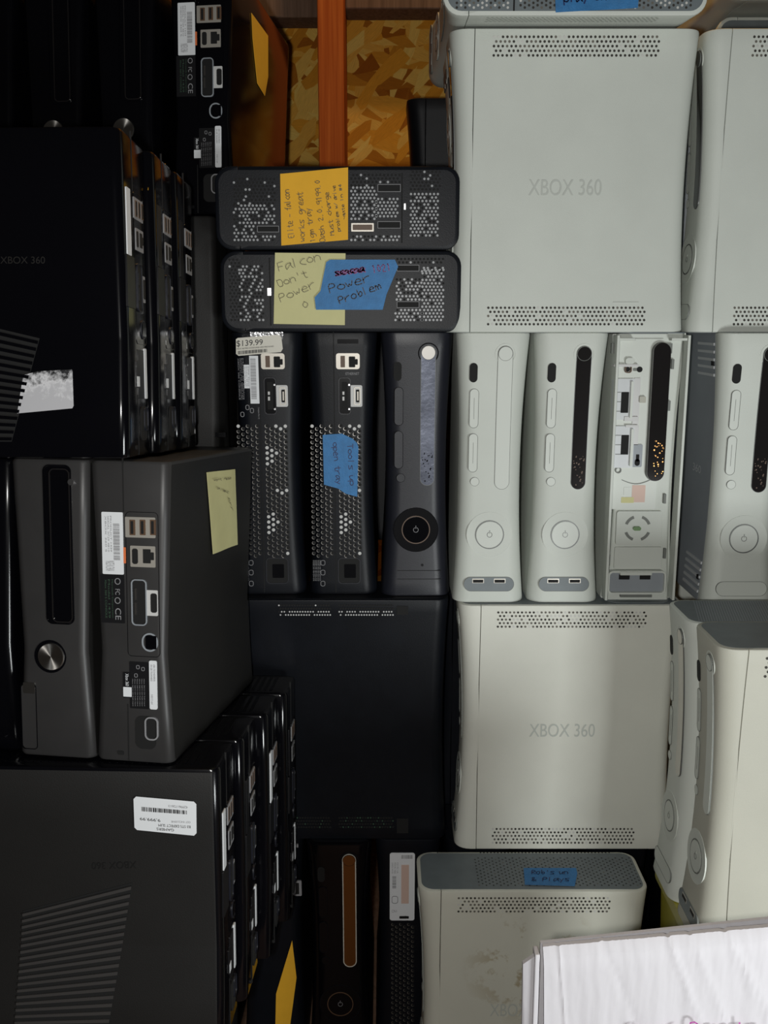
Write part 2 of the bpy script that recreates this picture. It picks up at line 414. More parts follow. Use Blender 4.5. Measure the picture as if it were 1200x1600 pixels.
def fat_front(d, tray='door_white', plate_dark=False, usb='open', ring_m='ring_metal', door='door_white', gro='groove', eject=None, glossy=False):
    F = d.F['front']; rt = d.root
    # power button: dished surround, ring and cap
    mb = MB(); pad_into(mb, F, 0, .080, .052, .052, .026, .0003, .001); pw = mb.build('power_button', M_sur(door, plate_dark), rt)
    ring('button_ring', ring_m, F, 0, .080, .0335, .0335, .0168, .0011, .0009, .001, pw)
    ring('surround_edge', gro if plate_dark else 'white_plastic', F, 0, .080, .0530, .0530, .0265, .0006, .0004, .001, pw)
    pad('button_cap', door if not plate_dark else 'gloss_black', F, 0, .080, .0305, .0305, .0152, .0010, .001, pw)
    mb = MB(); ring_into(mb, F, 0, .080, .0062, .0062, .0031, .0005, .0012, .0001); pad_into(mb, F, 0, .0833, .0018, .0035, 0, .0013, .0001, 1); pad_into(mb, F, 0, .0833, .0006, .0036, 0, .0014, .0001)
    mb.build('power_symbol', ['logo_dark' if not plate_dark else 'print_grey', door if not plate_dark else 'gloss_black'], pw)
    # infrared window
    pad('infrared_window', 'void_black', F, -.022, .265, .0090, .0215, .0045, .0006, .001)
    for v in (.225, .1745):
        dr = pad('memory_door', door, F, -.0205, v, .0100, .0440, .005, .0004, .001)
        ring('door_gap', gro, F, -.0205, v, .0104, .0444, .005, .0005, .0006, .001, dr)
        if not plate_dark: pad('grip_mark', gro, F, -.0205, v, .0004, .024, 0, .0006, .0002, dr)
    sy = pad('sync_button', door, F, -.018, .1415, .0095, .0095, .0047, .0006, .001)
    ring('button_gap', gro, F, -.018, .1415, .0103, .0103, .0051, .0005, .0005, .001, sy)
    # disc tray strip with eject button on top
    tr = pad('disc_tray', tray, F, .0128, .2135, .0160, .1610, .008, .0010, .001)
    am = tray == 'amber_chrome'
    ring('tray_gap', gro if tray == 'door_white' else 'tag_cream' if am else 'ring_metal', F, .0128, .2135, .0170, .1620, .0085, .0011 if am else .0005, .0012 if am else .0007, .001, tr)
    ring('eject_recess', gro if plate_dark else 'white_plastic', F, .0128, .2855, .0235, .0235, .01175, .0012, .0005, .001)
    ej = pad('eject_button', eject or tray, F, .0128, .2860, .0152, .0152, .0076, .0018, .001)
    ring('button_gap', gro, F, .0128, .2860, .0160, .0160, .0080, .0004, .0019, .001, ej)
    if usb == 'open':
        ud = pad('usb_bay', 'grey_plastic', F, 0, .0222, .0580, .0165, .0082, .0006, .001)
        for u in (-.0125, .0125):
            pt = pad('usb_port', 'port_metal', F, u, .0262, .0135, .0052, .0004, .0010, .001, ud)
            # keep the slot dark
            mbx = MB(); pad_into(mbx, F, u, .0258, .0118, .0034, .0002, .0012, .0004)
            o = mbx.build('usb_slot', 'void_black', ud)
        ring('bay_edge', gro, F, 0, .0222, .0584, .0169, .0084, .0005, .0008, .001, ud)
    elif usb == 'shut':
        ud = pad('usb_door', door, F, 0, .0222, .0580, .0165, .0082, .0004, .001)
        ring('door_gap', gro, F, 0, .0222, .0584, .0169, .0084, .0004, .0006, .001, ud)
def M_sur(door, dark): return 'gloss_deep' if dark else 'white_plastic'
def tray_sparkle(d, m='chrome'):
    F = d.F['front']; mb = MB(); rnd = random.Random(3)
    for i in range(26):
        u = .0128+rnd.uniform(-.0062, .0062); v = .137+rnd.uniform(0, .034)
        discs_into(mb, F, [(u, v)], rnd.uniform(.0004, .0009), .0013)
    mb.build('speckles', m, d.root)
def side_vents(d, kind='right', pal=('hole_dark', 'hole_mid', 'hole_pale'), n=38, rows=5, pr=(.62, .3, .08), which=('hi', 'lo'), r=.00135, u0=.046, u1=.2165, seed=1, logo=True, logo_m='logo_grey', flip=False):
    F = d.F[kind]; rnd = random.Random(seed); sg = 1
    for wv in which:
        mb = MB()
        vtop = .3005 if wv == 'hi' else .0265
        for k in range(rows):
            v = vtop-k*.0044; sh = (k % 2)*.5
            for i in range(n):
                u = u0+(u1-u0)*(i+sh)/(n-.5)
                x = rnd.random(); mi = 0 if x < pr[0] else 1 if x < pr[0]+pr[1] else 2
                uu = u if kind == 'right' else -u
                discs_into(mb, F, [(uu, v)], r, .0003, mi)
        mb.build('side_vent', list(pal), d.root, smooth=False)
    if logo:
        mb = MB(); u = .126 if kind == 'right' else -.126
        text_into(mb, F, 'XBOX 360', boxq(u, .1525, .078, .0165, 180 if flip else 0), .0004)
        mb.build('logo', logo_m, d.root, smooth=False)
def mtx(loc, rz=0): return Matrix.Translation(Vector(loc)) @ Matrix.Rotation(R(rz), 4, 'Z')
def side_on(x, y, z, W=.083):          # front to the left, right flank towards the camera; (x,y,z) = near left bottom corner
    return mtx((x, y+W/2, z), -90)
def lying(x, y, z, W=.083, flip=False): # top end towards the camera, front to the left; flip: front to the right, bottom end near
    if not flip:
        m = Matrix(((0, 1, 0, x), (0, 0, -1, y+.309), (-1, 0, 0, z+W/2), (0, 0, 0, 1)))
    else:   # bottom end near, front to the right
        m = Matrix(((0, -1, 0, x+.262), (0, 0, 1, y), (-1, 0, 0, z+W/2), (0, 0, 0, 1)))
    return m

Z0, Z1, Z2, Z3, ZF = -.635, -.326, -.017, .292, -.944

# ================================================================== SETTING
def struct(name, mb, m, **k):
    o = mb.build(name, m, world=True, **k); o['kind'] = 'structure'; return o
mb = MB(); mb.box((-2.2, 1.66, ZF), (2.2, 1.68, 2.0)); struct('wall_back', mb, 'strand_board')
mb = MB(); mb.box((-.0985, 1.53, ZF), (-.0595, 1.66, 2.0)); struct('trim_1', mb, 'stud_wood', bevel=.002)
mb = MB(); zb = at(600, 27, 1.60).z; mb.box((-2.2, 1.60, zb), (-.0985, 1.66, zb+.09)); struct('trim_2', mb, 'beam_wood', bevel=.002)
mb = MB(); mb.box((-.0595, 1.60, zb+.012), (2.2, 1.66, zb+.10)); struct('trim_3', mb, 'beam_wood', bevel=.002)
mb = MB(); mb.box((-2.2, .3, ZF-.03), (2.2, 1.66, ZF)); struct('floor', mb, 'beam_wood')

# ================================================================== WHITE CONSOLES
front_holes = dict()
con1 = Fat(mtx((.1215, 1.072, Z1)), 'white console standing front out, white disc tray, leftmost of the white row', group='upright white consoles in the middle row')
fat_front(con1)
con2 = Fat(mtx((.2085, 1.072, Z1)), 'white console standing front out with dark disc tray, left of the faceless one', group='upright white consoles in the middle row')
fat_front(con2, tray='dark_chrome'); tray_sparkle(con2, 'port_brown')
con3 = Fat(mtx((.2970, 1.066, Z1)), 'white console standing with its faceplate missing and bare drive front showing', front=False, group='upright white consoles in the middle row')
upw = Fat(side_on(.068, 1.070, Z2), 'white console standing side on with clean vented flank, above the three white fronts', group='white consoles standing side on')
side_vents(upw, seed=2, pr=(.7, .24, .06)); fat_front(upw, tray='dark_chrome')
pad('tiny_print', 'logo_grey', upw.F['right'], .196, .0325, .028, .0012, 0, .0004, .0002)
low = Fat(side_on(.086, 1.062, Z0), 'white console standing side on below the three white fronts, faint logo on its flank', body='faded_white_plastic', group='white consoles standing side on')
side_vents(low, seed=3, pr=(.45, .4, .15)); fat_front(low)
cur = Fat(side_on(.334, 1.070, Z2), 'white console standing side on, cut by the upper right photo edge', group='white consoles standing side on')
side_vents(cur, seed=4, u0=.049); fat_front(cur, tray='dark_chrome', usb='shut')
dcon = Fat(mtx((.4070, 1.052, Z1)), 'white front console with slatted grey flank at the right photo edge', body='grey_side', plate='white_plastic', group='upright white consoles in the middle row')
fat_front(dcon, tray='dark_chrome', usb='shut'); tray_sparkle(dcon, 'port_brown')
Fl = dcon.F['left']
for v0 in (.262, .012):
    mb = MB()
    for k in range(5):
        pad_into(mb, Fl, -.055, v0+k*.0085, .055, .0030, 0, .0012, .001)
    mb.build('side_slats', 'slat_white', dcon.root)
mb = MB(); text_into(mb, Fl, '360', boxq(-.075, .150, .03, .009), .0004); mb.build('logo', 'slat_white', dcon.root, smooth=False)
for v in (.275, .028):
    pad('slat_clip', 'void_black', Fl, -.033, v, .006, .005, 0, .0014, .001)
acon = Fat(side_on(.302, .820, -.602), 'yellowed white console standing side on at the lower right, nearest one, behind the cardboard box', body='aged_white_plastic', group='white consoles standing side on')
side_vents(acon, seed=5, u0=.043, pr=(.8, .15, .05)); fat_front(acon, ring_m='groove')
bcon = Fat(side_on(.301, .906, -.606), 'white console with a silver disc tray, squeezed behind the nearest yellowed console', body='clean_white_plastic', group='white consoles standing side on')
fat_front(bcon, tray='brushed_steel', usb='shut', ring_m='groove')
hid = Fat(side_on(.345, .992, Z0), 'white console standing behind the silver-tray console, under the grey-flanked one', group='white consoles standing side on', plain=False)
# diagonal mesh on the exposed end of the silver-tray console
mb = MB(); F = bcon.F['top']
for i in range(90):
    u = .012+i*.0026
    poly_into(mb, F, [(u, -.034), (u+.0008, -.034), (u+.0168, .034), (u+.016, .034)], .0007, .0003)
mb.build('end_mesh', 'grey_side', bcon.root)
# console at the bottom, lid end up
bw = Fat(side_on(.0385, .975, Z0-.309), 'stained white console standing below all others, blue tape on its grey top', body='stained_white_plastic', group='white consoles standing side on')
side_vents(bw, seed=6, pr=(.5, .4, .1), logo=False); fat_front(bw)
mb = MB(); F = bw.F['top']
for i in range(46):
    for k in range(9):
        u = .070+i*.0041; v = -.030+k*.0066+(i % 2)*.0033
        discs_into(mb, F, [(u, v)], .0011, .0006, 1 if (i*7+k*3) % 11 == 0 else 0, n=8)
mb.build('end_vent', ['hole_dark', 'hole_mid'], bw.root, smooth=False)
mb = MB(); text_into(mb, bw.F['right'], 'XBOX', boxq(.107, .152, .044, .0165), .0004); mb.build('logo', 'logo_grey', bw.root, smooth=False)
mb = MB()
for i in range(38): discs_into(mb, bw.F['top'], [(.078+i*.0042, .0378)], .0011, .0006, 0, n=8)
mb.build('rim_vent', 'hole_dark', bw.root, smooth=False)
mb = MB(); mb.add([], [])
# console lying on top, end towards us
tl = Fat(lying(.058, 1.030, Z3), 'white console lying flat on top, grey perforated end out, blue tape on it', group='white consoles lying flat')
fat_front(tl)
F = tl.F['top']; mb = MB(); rnd = random.Random(5)
for i in range(56):
    for k in range(17):
        u = .014+i*.0042; v = -.034+k*.0042+(i % 2)*.0021
        if .066 < u < .074 or (.095 < u < .185 and v > -.024): continue
        x = rnd.random(); discs_into(mb, F, [(u, v)], .0013, .0006, 2 if x < (.5 if u < .066 else .16) else 0 if x < .8 else 1, n=8)
mb.build('end_vent', ['hole_dark', 'hole_mid', 'hole_pale'], tl.root, smooth=False)
mb = MB(); pad_into(mb, F, .0705, 0, .0015, .074, 0, .0008, .001); mb.build('drive_seam', 'void_black', tl.root)
side_vents(tl, seed=9, logo=False, which=('hi',), pal=('logo_grey', 'logo_grey', 'logo_grey'))
fl = Fat(lying(.425, 1.325, Z3), 'white console lying flat far back at the upper right, lower one of two', group='white consoles lying flat', grey='grey_plastic')
gl = Fat(lying(.415, 1.262, Z3+.083), 'white console lying flat far back at the upper right, upper one of two', group='white consoles lying flat')
bk = Fat(side_on(.440, 1.330, Z2), 'white console standing at the back under the two lying ones at the upper right', group='white consoles standing side on')
# upside-down console in the second rank, only its front edge shows
m_ = side_on(.070, 1.160, Z2) @ Matrix.Translation((0, 0, .309)) @ Matrix.Rotation(math.pi, 4, 'Y')
w3 = Fat(m_, 'white console standing upside down behind the clean side-on console, its round button high up', group='white consoles standing side on')
fat_front(w3)
w4 = Fat(side_on(.334, 1.160, Z2), 'grey-sided console wedged behind two white consoles at the upper right', body='grey_side', plate='grey_side', group='white consoles standing side on')
w5 = Fat(side_on(.062, 1.172, Z0), 'black console standing in the dark gap behind the lower black and white side-on consoles', body='black_matte', plate='black_matte', grey='black_matte')

# bare drive front of con3
F = con3.F['front']; rt = con3.root
def fm(name, m, x0, y0, x1, y1, r=.0005, off=-.006, depth=.004, face=None, parent=None):
    f_ = face or F; b = f_.box(x0, y0, x1, y1); return pad(name, m, f_, b[0], b[1], b[2], b[3], r, off, depth, parent)
class Flat3(Face):
    def map(s, u, v, o): return (u, .0185-o, v)
F3 = Flat3(con3, 'front'); F = F3
mb = MB()
mb.box((-.0405, .006, .003), (-.0375, .026, .306)); mb.box((.0375, .006, .003), (.0405, .026, .306))
mb.box((-.0375, .008, .300), (-.020, .026, .303)); mb.box((.020, .008, .300), (.0375, .026, .303))
mb.build('chassis_rim', 'white_plastic', rt, bevel=.0004)
fm('top_clip', 'dark_chrome', 957, 517, 1050, 522, 0, .003, .003, F3)
fm('drive_panel', 'clean_white_plastic', 962, 530, 1038, 800, .002, .002, .004, F3)
sc1 = ring('screw_post', 'port_brown', F3, *F3.box(981, 572, 992, 584), .003, .0012, .006, .004)
fm('screw_hole', 'void_black', 982, 574, 990, 582, .003, .0025, .001, F3)
fm('screw_hole', 'void_black', 1001, 574, 1010, 583, .003, .0025, .001, F3)
fm('screw_slot', 'groove', 995, 576, 1003, 581, .001, .0024, .001, F3)
fm('bracket_fin', 'port_white', 963, 570, 1003, 574, .001, .007, .004, F3)
fm('lens', 'white_plastic', 982, 560, 996, 570, .003, .006, .004, F3)
for y0, y1, s0, s1 in ((593, 658, 614, 647), (668, 734, 682, 713)):
    mc = fm('memory_slot', 'slat_white', 962, y0, 995, y1, .001, .0045, .003, F3)
    fm('slot_opening', 'void_black', 975, s0, 987, s1, .0004, .0049, .001, F3, mc)
    fm('slot_wall', 'clean_white_plastic', 989, y0+4, 993, y1-3, .0004, .008, .003, F3, mc)
    for q in range(3): fm('contact_line', 'groove', 966, s0+q*15, 975, s0+q*15+1, 0, .0049, .0003, F3, mc)
fm('side_bracket', 'port_white', 995, 592, 1005, 665, .0005, .0035, .002, F3)
fm('side_bracket', 'port_white', 995, 668, 1003, 698, .0005, .0035, .002, F3)
fm('side_bracket', 'grey_side', 993, 697, 1009, 733, .0015, .0035, .002, F3)
fm('bracket_hole', 'void_black', 997, 720, 1005, 731, .003, .0040, .001, F3)
fm('bracket_hole', 'void_black', 999, 713, 1004, 724, .0004, .0040, .001, F3)
fm('latch', 'aged_white_plastic', 1004, 621, 1014, 631, .001, .006, .003, F3)
fm('metal_clip', 'port_white', 980, 653, 1002, 660, .0005, .006, .003, F3)
fm('metal_clip', 'port_white', 982, 666, 1002, 670, .0005, .006, .003, F3)
ring('round_boss', 'groove', F3, *F3.box(966, 733, 976, 743), .004, .0012, .004, .002)
tr3 = fm('disc_tray', 'dark_chrome', 1020, 536, 1047, 754, .010, .009, .007, F3)
bq = F3.box(1019, 535, 1048, 755); ring('tray_edge', 'groove', F3, *bq, .0105, .0012, .004, .003, tr3)
mb = MB(); rnd = random.Random(8)
for i in range(30):
    u, v = F3.at(rnd.uniform(1024, 1040), rnd.uniform(690, 748)); discs_into(mb, F3, [(u, v)], rnd.uniform(.0004, .001), .0093)
mb.build('speckles', 'amber_chrome', rt)
for x0, y0, x1, y1 in ((961, 537, 966, 553), (1048, 537, 1057, 553), (1056, 562, 1060, 578), (1050, 628, 1054, 644), (958, 776, 961, 791), (1043, 776, 1047, 791), (953, 872, 958, 889), (1043, 862, 1047, 878)):
    fm('clip_slot', 'groove', x0, y0, x1, y1, .0003, .003, .003, F3)
st = fm('sticker', 'pink_paper', 993, 762, 1014, 789, .0005, .0024, .0006, F3)
fm('sticker', 'note_yellow', 976, 781, 996, 790, .0005, .0025, .0006, F3)
fm('sticker', 'clean_white_plastic', 980, 765, 992, 778, .0005, .0026, .0006, F3)
mb = MB(); P = [F3.at(977+i*5, 753+7*math.sin(math.pi*i/9)*.9) for i in range(10)]
for a, b in zip(P, P[1:]): poly_into(mb, F3, [a, b, (b[0], b[1]-.0008), (a[0], a[1]-.0008)], .003, .0006)
mb.build('wire', 'groove', rt)
pd = fm('button_panel', 'white_plastic', 968, 803, 1040, 857, .003, .0030, .003, F3)
uc, vc = F3.at(1001.5, 830)
for a0 in (20, 110, 200, 290):
    mb = MB(); n = 8; ro, ri = .0155, .0123
    P = [(uc+ro*math.cos(R(a0+50*i/n)), vc+ro*math.sin(R(a0+50*i/n))) for i in range(n+1)]+[(uc+ri*math.cos(R(a0+50*i/n)), vc+ri*math.sin(R(a0+50*i/n))) for i in range(n, -1, -1)]
    for i in range(n): poly_into(mb, F3, [P[i], P[i+1], P[2*n-i], P[2*n+1-i]], .0036, .0005)
    mb.build('light_slot', 'groove', pd)
pad('centre_pin', 'green_plastic', F3, uc-.001, vc, .009, .0045, .0022, .006, .003, pd)
fm('lower_panel', 'clean_white_plastic', 965, 860, 1040, 895, .002, .0024, .003, F3)
ub = fm('usb_bay', 'grey_side', 956, 899, 1042, 930, .004, .0030, .003, F3)
ring('bay_frame', 'clean_white_plastic', F3, *[a+b for a, b in zip(F3.box(955, 898, 1043, 931), (0, 0, .003, .003))], .006, .0022, .008, .005, ub)
fm('bay_lip', 'clean_white_plastic', 972, 897, 1022, 902, .001, .010, .003, F3, ub)
for x in (972, 1005):
    fm('usb_port', 'void_black', x, 903, x+17, 911, .0004, .0034, .001, F3, ub)
fm('base_clip', 'groove', 974, 934, 1024, 939, 0, .004, .003, F3)

# ================================================================== BLACK FULL-SIZE CONSOLES
KG = 'upright black consoles in the middle row'
w6 = Fat(side_on(.300, 1.270, Z0), 'white console standing in the shadow behind the grey-flanked one', group='white consoles standing side on')
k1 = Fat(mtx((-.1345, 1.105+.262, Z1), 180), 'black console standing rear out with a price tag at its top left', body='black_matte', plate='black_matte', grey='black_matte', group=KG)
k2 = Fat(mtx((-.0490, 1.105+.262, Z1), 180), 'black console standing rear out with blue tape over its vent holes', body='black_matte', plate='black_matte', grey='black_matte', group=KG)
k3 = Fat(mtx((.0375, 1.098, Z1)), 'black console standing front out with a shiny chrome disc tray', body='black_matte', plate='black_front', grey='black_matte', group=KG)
fat_front(k3, tray='smoked_chrome', plate_dark=True, usb=None, door='black_front', gro='gloss_black', ring_m='port_brown', eject='brushed_steel')
F = k3.F['front']
for y in (892, 905):
    b = F.box(620, y, 690, y+1); pad('panel_seam', 'void_black', F, b[0], b[1], .052, .0006, 0, .0004, .0003)
b = F.box(658, 882, 662, 886); pad('pinhole', 'void_black', F, *b, .0015, .0005, .0005)
tray_sparkle(k3, 'gloss_black')

def rear_fat(d, shift=0, label=True, cut=None):
    F = d.F['back']; rt = d.root; P = lambda x0, y0, x1, y1: REF.box(x0, y0, x1, y1)
    def g(name, m, x0, y0, x1, y1, r=.0005, off=.0008, depth=.001, parent=None):
        return pad(name, m, F, *P(x0, y0, x1, y1), r, off, depth, parent)
    g('rear_seam', 'void_black', 522.3, 517, 523.6, 926, 0, .0004)
    u_ = g('network_ports', 'port_metal', 525, 552, 562, 577, .003, .0012)
    g('port_opening', 'port_brown', 532, 556, 539, 574, .0004, .0016, .001, u_)
    g('port_opening', 'void_black', 545, 557, 555, 574, .001, .0016, .001, u_)
    g('port_opening', 'void_black', 555, 561, 559, 570, .0006, .0016, .001, u_)
    a_ = g('video_port', 'gloss_deep', 529, 590, 548, 648, .004, .0012)
    mbx = MB(); ring_into(mbx, F, *P(529, 590, 548, 648), .004, .0008, .0022, .001); mbx.build('port_rim', 'black_front', a_)
    g('port_tongue', 'void_black', 534, 597, 543, 640, .001, .0018, .001, a_)
    g('contact', 'port_white', 535, 612, 538, 617, 0, .0022, .001, a_); g('contact', 'port_white', 535, 620, 538, 626, 0, .0022, .001, a_)
    for yy in (600, 638): g('rivet', 'chrome', 544, yy, 547, yy+3, .001, .0024, .001, a_)
    h_ = g('display_port', 'port_white', 547, 602, 566, 636, .002, .0014)
    mbx = MB(); ring_into(mbx, F, *P(553, 605, 563, 633), .002, .0010, .0022, .001); mbx.build('port_rim', 'port_metal', h_)
    g('port_opening', 'void_black', 556, 609, 562, 629, .001, .0018, .001, h_)
    g('port_tongue', 'port_metal', 558, 612, 560, 626, .0002, .0022, .001, h_)
    # perforated field: dark discs over offset steel ones that paint the lit rims, pale ones where metal sits behind
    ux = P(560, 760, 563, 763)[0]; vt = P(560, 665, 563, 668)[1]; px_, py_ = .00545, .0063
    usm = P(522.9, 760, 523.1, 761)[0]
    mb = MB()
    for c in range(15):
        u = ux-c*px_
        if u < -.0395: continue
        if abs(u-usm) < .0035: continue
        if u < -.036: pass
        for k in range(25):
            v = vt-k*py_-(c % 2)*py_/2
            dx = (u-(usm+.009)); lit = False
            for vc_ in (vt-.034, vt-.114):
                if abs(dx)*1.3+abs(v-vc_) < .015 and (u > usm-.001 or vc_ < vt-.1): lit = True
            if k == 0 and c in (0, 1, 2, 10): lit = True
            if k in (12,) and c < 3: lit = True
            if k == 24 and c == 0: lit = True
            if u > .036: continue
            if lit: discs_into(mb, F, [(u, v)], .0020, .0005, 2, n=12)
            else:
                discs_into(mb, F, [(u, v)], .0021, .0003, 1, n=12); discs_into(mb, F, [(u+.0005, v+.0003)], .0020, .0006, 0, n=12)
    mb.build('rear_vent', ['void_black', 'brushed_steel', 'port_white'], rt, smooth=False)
    p_ = g('power_socket', 'void_black', 529, 873, 562, 911, .004, .0006)
    mbx = MB(); ring_into(mbx, F, *P(528, 872, 563, 912), .005, .0009, .0014, .001); mbx.build('socket_rim', 'black_front', p_)
    g('socket_block', 'gloss_deep', 538, 882, 556, 903, .001, .0012, .001, p_)
    mb = MB()
    for i in range(5): text_into(mb, F, 'MODEL NO 100-127V 4.7A', boxq(*P(489+i*2.6, 876, 490.8+i*2.6, 908), 90), .0005)
    for y in (880, 895, 912): ring_into(mb, F, *P(501, y-4, 508, y+4), .002, .0005, .0006, .0003)
    mb.build('rating_print', 'print_grey', rt, smooth=False)
class Ref: pass
REF = k2.F['back']
for d in (k1, k2): rear_fat(d)
F = k2.F['back']
mb = MB(); pad_into(mb, F, *F.box(527, 530, 560, 537), .0005, .0008, .0008); mb.build('glossy_strip', 'gloss_black', k2.root)
mb = MB(); text_into(mb, F, 'ETHERNET', boxq(*F.box(540, 582, 561, 586)), .0006); mb.build('port_print', 'print_grey', k2.root, smooth=False)
F = k1.F['back']
sl = pad('serial_label', 'label_white', F, *F.box(390, 556, 404, 631), .0003, .0008, .0006)
mb = MB(); barcode_into(mb, F, boxq(*F.box(391.5, 560, 400, 624), 90), 44, .0011); mb.build('barcode', 'print_grey', sl, smooth=False)
s2 = pad('serial_label', 'label_white', F, *F.box(381, 570, 389.5, 607), .0003, .0008, .0006)
mb = MB()
for i, s in enumerate(('Serial No 0432', 'Product ID 76', 'MFR Date')): text_into(mb, F, s, boxq(*F.box(382+i*2.5, 573, 383.8+i*2.5, 604), 90), .0011)
mb.build('label_print', 'print_grey', s2, smooth=False)
mb = MB()
for i, s in enumerate(('XBOX 360 CONSOLE', 'Microsoft Corp. One Microsoft Way', 'Redmond WA 98052 USA', 'Made in China')):
    text_into(mb, F, s, boxq(*F.box(372+i*2.4, 560, 373.7+i*2.4, 625), 90), .0006)
mb.build('rating_print', 'print_grey', k1.root, smooth=False)
mb = MB()
for x, y in ((386, 637), (393, 642), (378, 648)): ring_into(mb, F, *F.box(x-3, y-4, x+3, y+4), .002, .0006, .0006, .0003)
text_into(mb, F, 'Complies Part 15', boxq(*F.box(402, 637, 405, 655), 90), .0006)
mb.build('approval_print', 'print_grey', k1.root, smooth=False)
pad('foil_strip', 'silver_tape', F, *F.box(391, 517, 442, 530), .0005, .0007, .0006)

# lying pair
LG = 'black consoles lying flat'
ly2 = Fat(lying(-.178, 1.072, Z2, .087), W=.087, label= 'black console lying flat with yellow note and blue tape on its end, lower of two', body='black_matte', grey='black_matte', group=LG)
ly1 = Fat(lying(-.181, 1.072, Z2+.0872, .087), W=.087, label= 'black console lying flat with an orange note on its end, upper of two', body='black_matte', grey='black_matte', group=LG)
def hole_field(mb, F, x0, y0, x1, y1, pb=.75, r=.00128, seed=1, skip=(), p=.0041):
    rnd = random.Random(seed); uc, vc, w_, h_ = F.box(x0, y0, x1, y1)
    nr = int(h_/(p*.866)); nc = int(w_/p)
    for k in range(nr+1):
        for i in range(nc+1):
            u = uc-w_/2+i*p+(k % 2)*p/2; v = vc-h_/2+k*p*.866
            if any(abs(u-a[0]) < a[2]/2+.002 and abs(v-a[1]) < a[3]/2+.002 for a in skip): continue
            if u > uc+w_/2+.0005: continue
            discs_into(mb, F, [(u, v)], r, .0006, 1 if rnd.random() < pb else 0, n=10)
def end_details(d, fields, slots, seam, usb=None):
    F = d.F['top']; mb = MB()
    sk = [F.box(*s) for s in slots]+([F.box(*usb)] if usb else [])
    for i, (x0, y0, x1, y1, pb) in enumerate(fields):
        mb = MB(); hole_field(mb, F, x0, y0, x1, y1, pb, seed=i+3, skip=sk)
        mb.build('end_vent', ['void_black', 'hole_metal'], d.root, smooth=False)
    for s in slots:
        o = pad('clip_slot', 'void_black', F, *F.box(*s), .0004, .0008, .0008)
        mb = MB(); ring_into(mb, F, *F.box(*s), .0004, .0005, .0012, .0005); mb.build('slot_edge', 'print_grey', o)
    b = F.box(seam, 272, seam+2, 378) if d is ly1 else F.box(seam, 402, seam+2, 502)
    pad('drive_seam', 'void_black', F, b[0], 0, .0014, .072, 0, .0006, .0006)
    if usb:
        o = pad('usb_port', 'port_metal', F, *F.box(*usb), .0006, .0022, .001)
        u_ = F.box(*usb); pad('port_opening', 'port_brown', F, u_[0], u_[1], u_[2]-.003, u_[3]-.003, .0003, .0026, .001, o)
end_details(ly1, [(366, 320, 430, 375, .8), (366, 278, 430, 318, .12), (549, 292, 588, 342, .9), (588, 308, 622, 338, .9), (549, 366, 626, 375, .5), (549, 272, 626, 290, .1), (642, 298, 684, 368, .85), (642, 268, 690, 296, .08)],
            [(590, 288, 626, 300), (590, 346, 626, 357), (402, 353, 436, 363)], 627, (549, 349, 584, 362))
end_details(ly2, [(375, 412, 412, 500, .6), (360, 404, 374, 500, .06), (618, 414, 692, 424, .8), (660, 420, 692, 500, .95), (620, 434, 660, 468, .55), (618, 484, 660, 500, .8), (618, 400, 694, 410, .05)],
            [(620, 414, 655, 424), (620, 471, 655, 481)], 421)
pad('latch', 'chrome', ly1.F['top'], *ly1.F['top'].box(631, 318, 634, 328), .0006, .0015, .001)
pad('latch', 'chrome', ly2.F['top'], *ly2.F['top'].box(418, 450, 424, 462), .0006, .0015, .001)
# black console standing behind the pair
bb = Fat(side_on(.031, 1.392, Z2), 'black console standing far back against the wall, between note stack and white consoles', body='black_matte', plate='black_matte', grey='black_matte')
for x_, l_ in ((-.205, 'black console standing side on at the back, behind the rear-out black uprights'), (.062, 'black console standing side on at the back, behind the white fronts'), (.330, 'black console standing side on at the back, behind the bare console')):
    Fat(side_on(x_, 1.392, Z1), l_, body='black_matte', plate='black_matte', grey='black_matte', group='black consoles at the back')
# lower side-on
lb = Fat(side_on(-.185, 1.085, Z1-.309), 'black console standing side on under the three black uprights', body='black_matte', plate='black_matte', grey='black_matte')
F = lb.F['right']
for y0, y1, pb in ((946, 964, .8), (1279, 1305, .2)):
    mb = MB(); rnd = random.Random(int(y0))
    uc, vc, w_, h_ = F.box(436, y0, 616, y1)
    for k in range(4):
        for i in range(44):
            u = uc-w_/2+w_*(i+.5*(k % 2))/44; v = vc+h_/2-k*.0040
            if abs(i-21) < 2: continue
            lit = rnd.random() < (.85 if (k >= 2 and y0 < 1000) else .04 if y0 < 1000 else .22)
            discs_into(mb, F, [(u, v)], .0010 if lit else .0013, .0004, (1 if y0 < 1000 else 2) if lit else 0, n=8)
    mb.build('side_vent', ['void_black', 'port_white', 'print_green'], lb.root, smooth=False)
    b = F.box(620, y0+1, 638, y1-3); pad('clip_recess', 'void_black', F, *b, .0005, .0004, .0006)
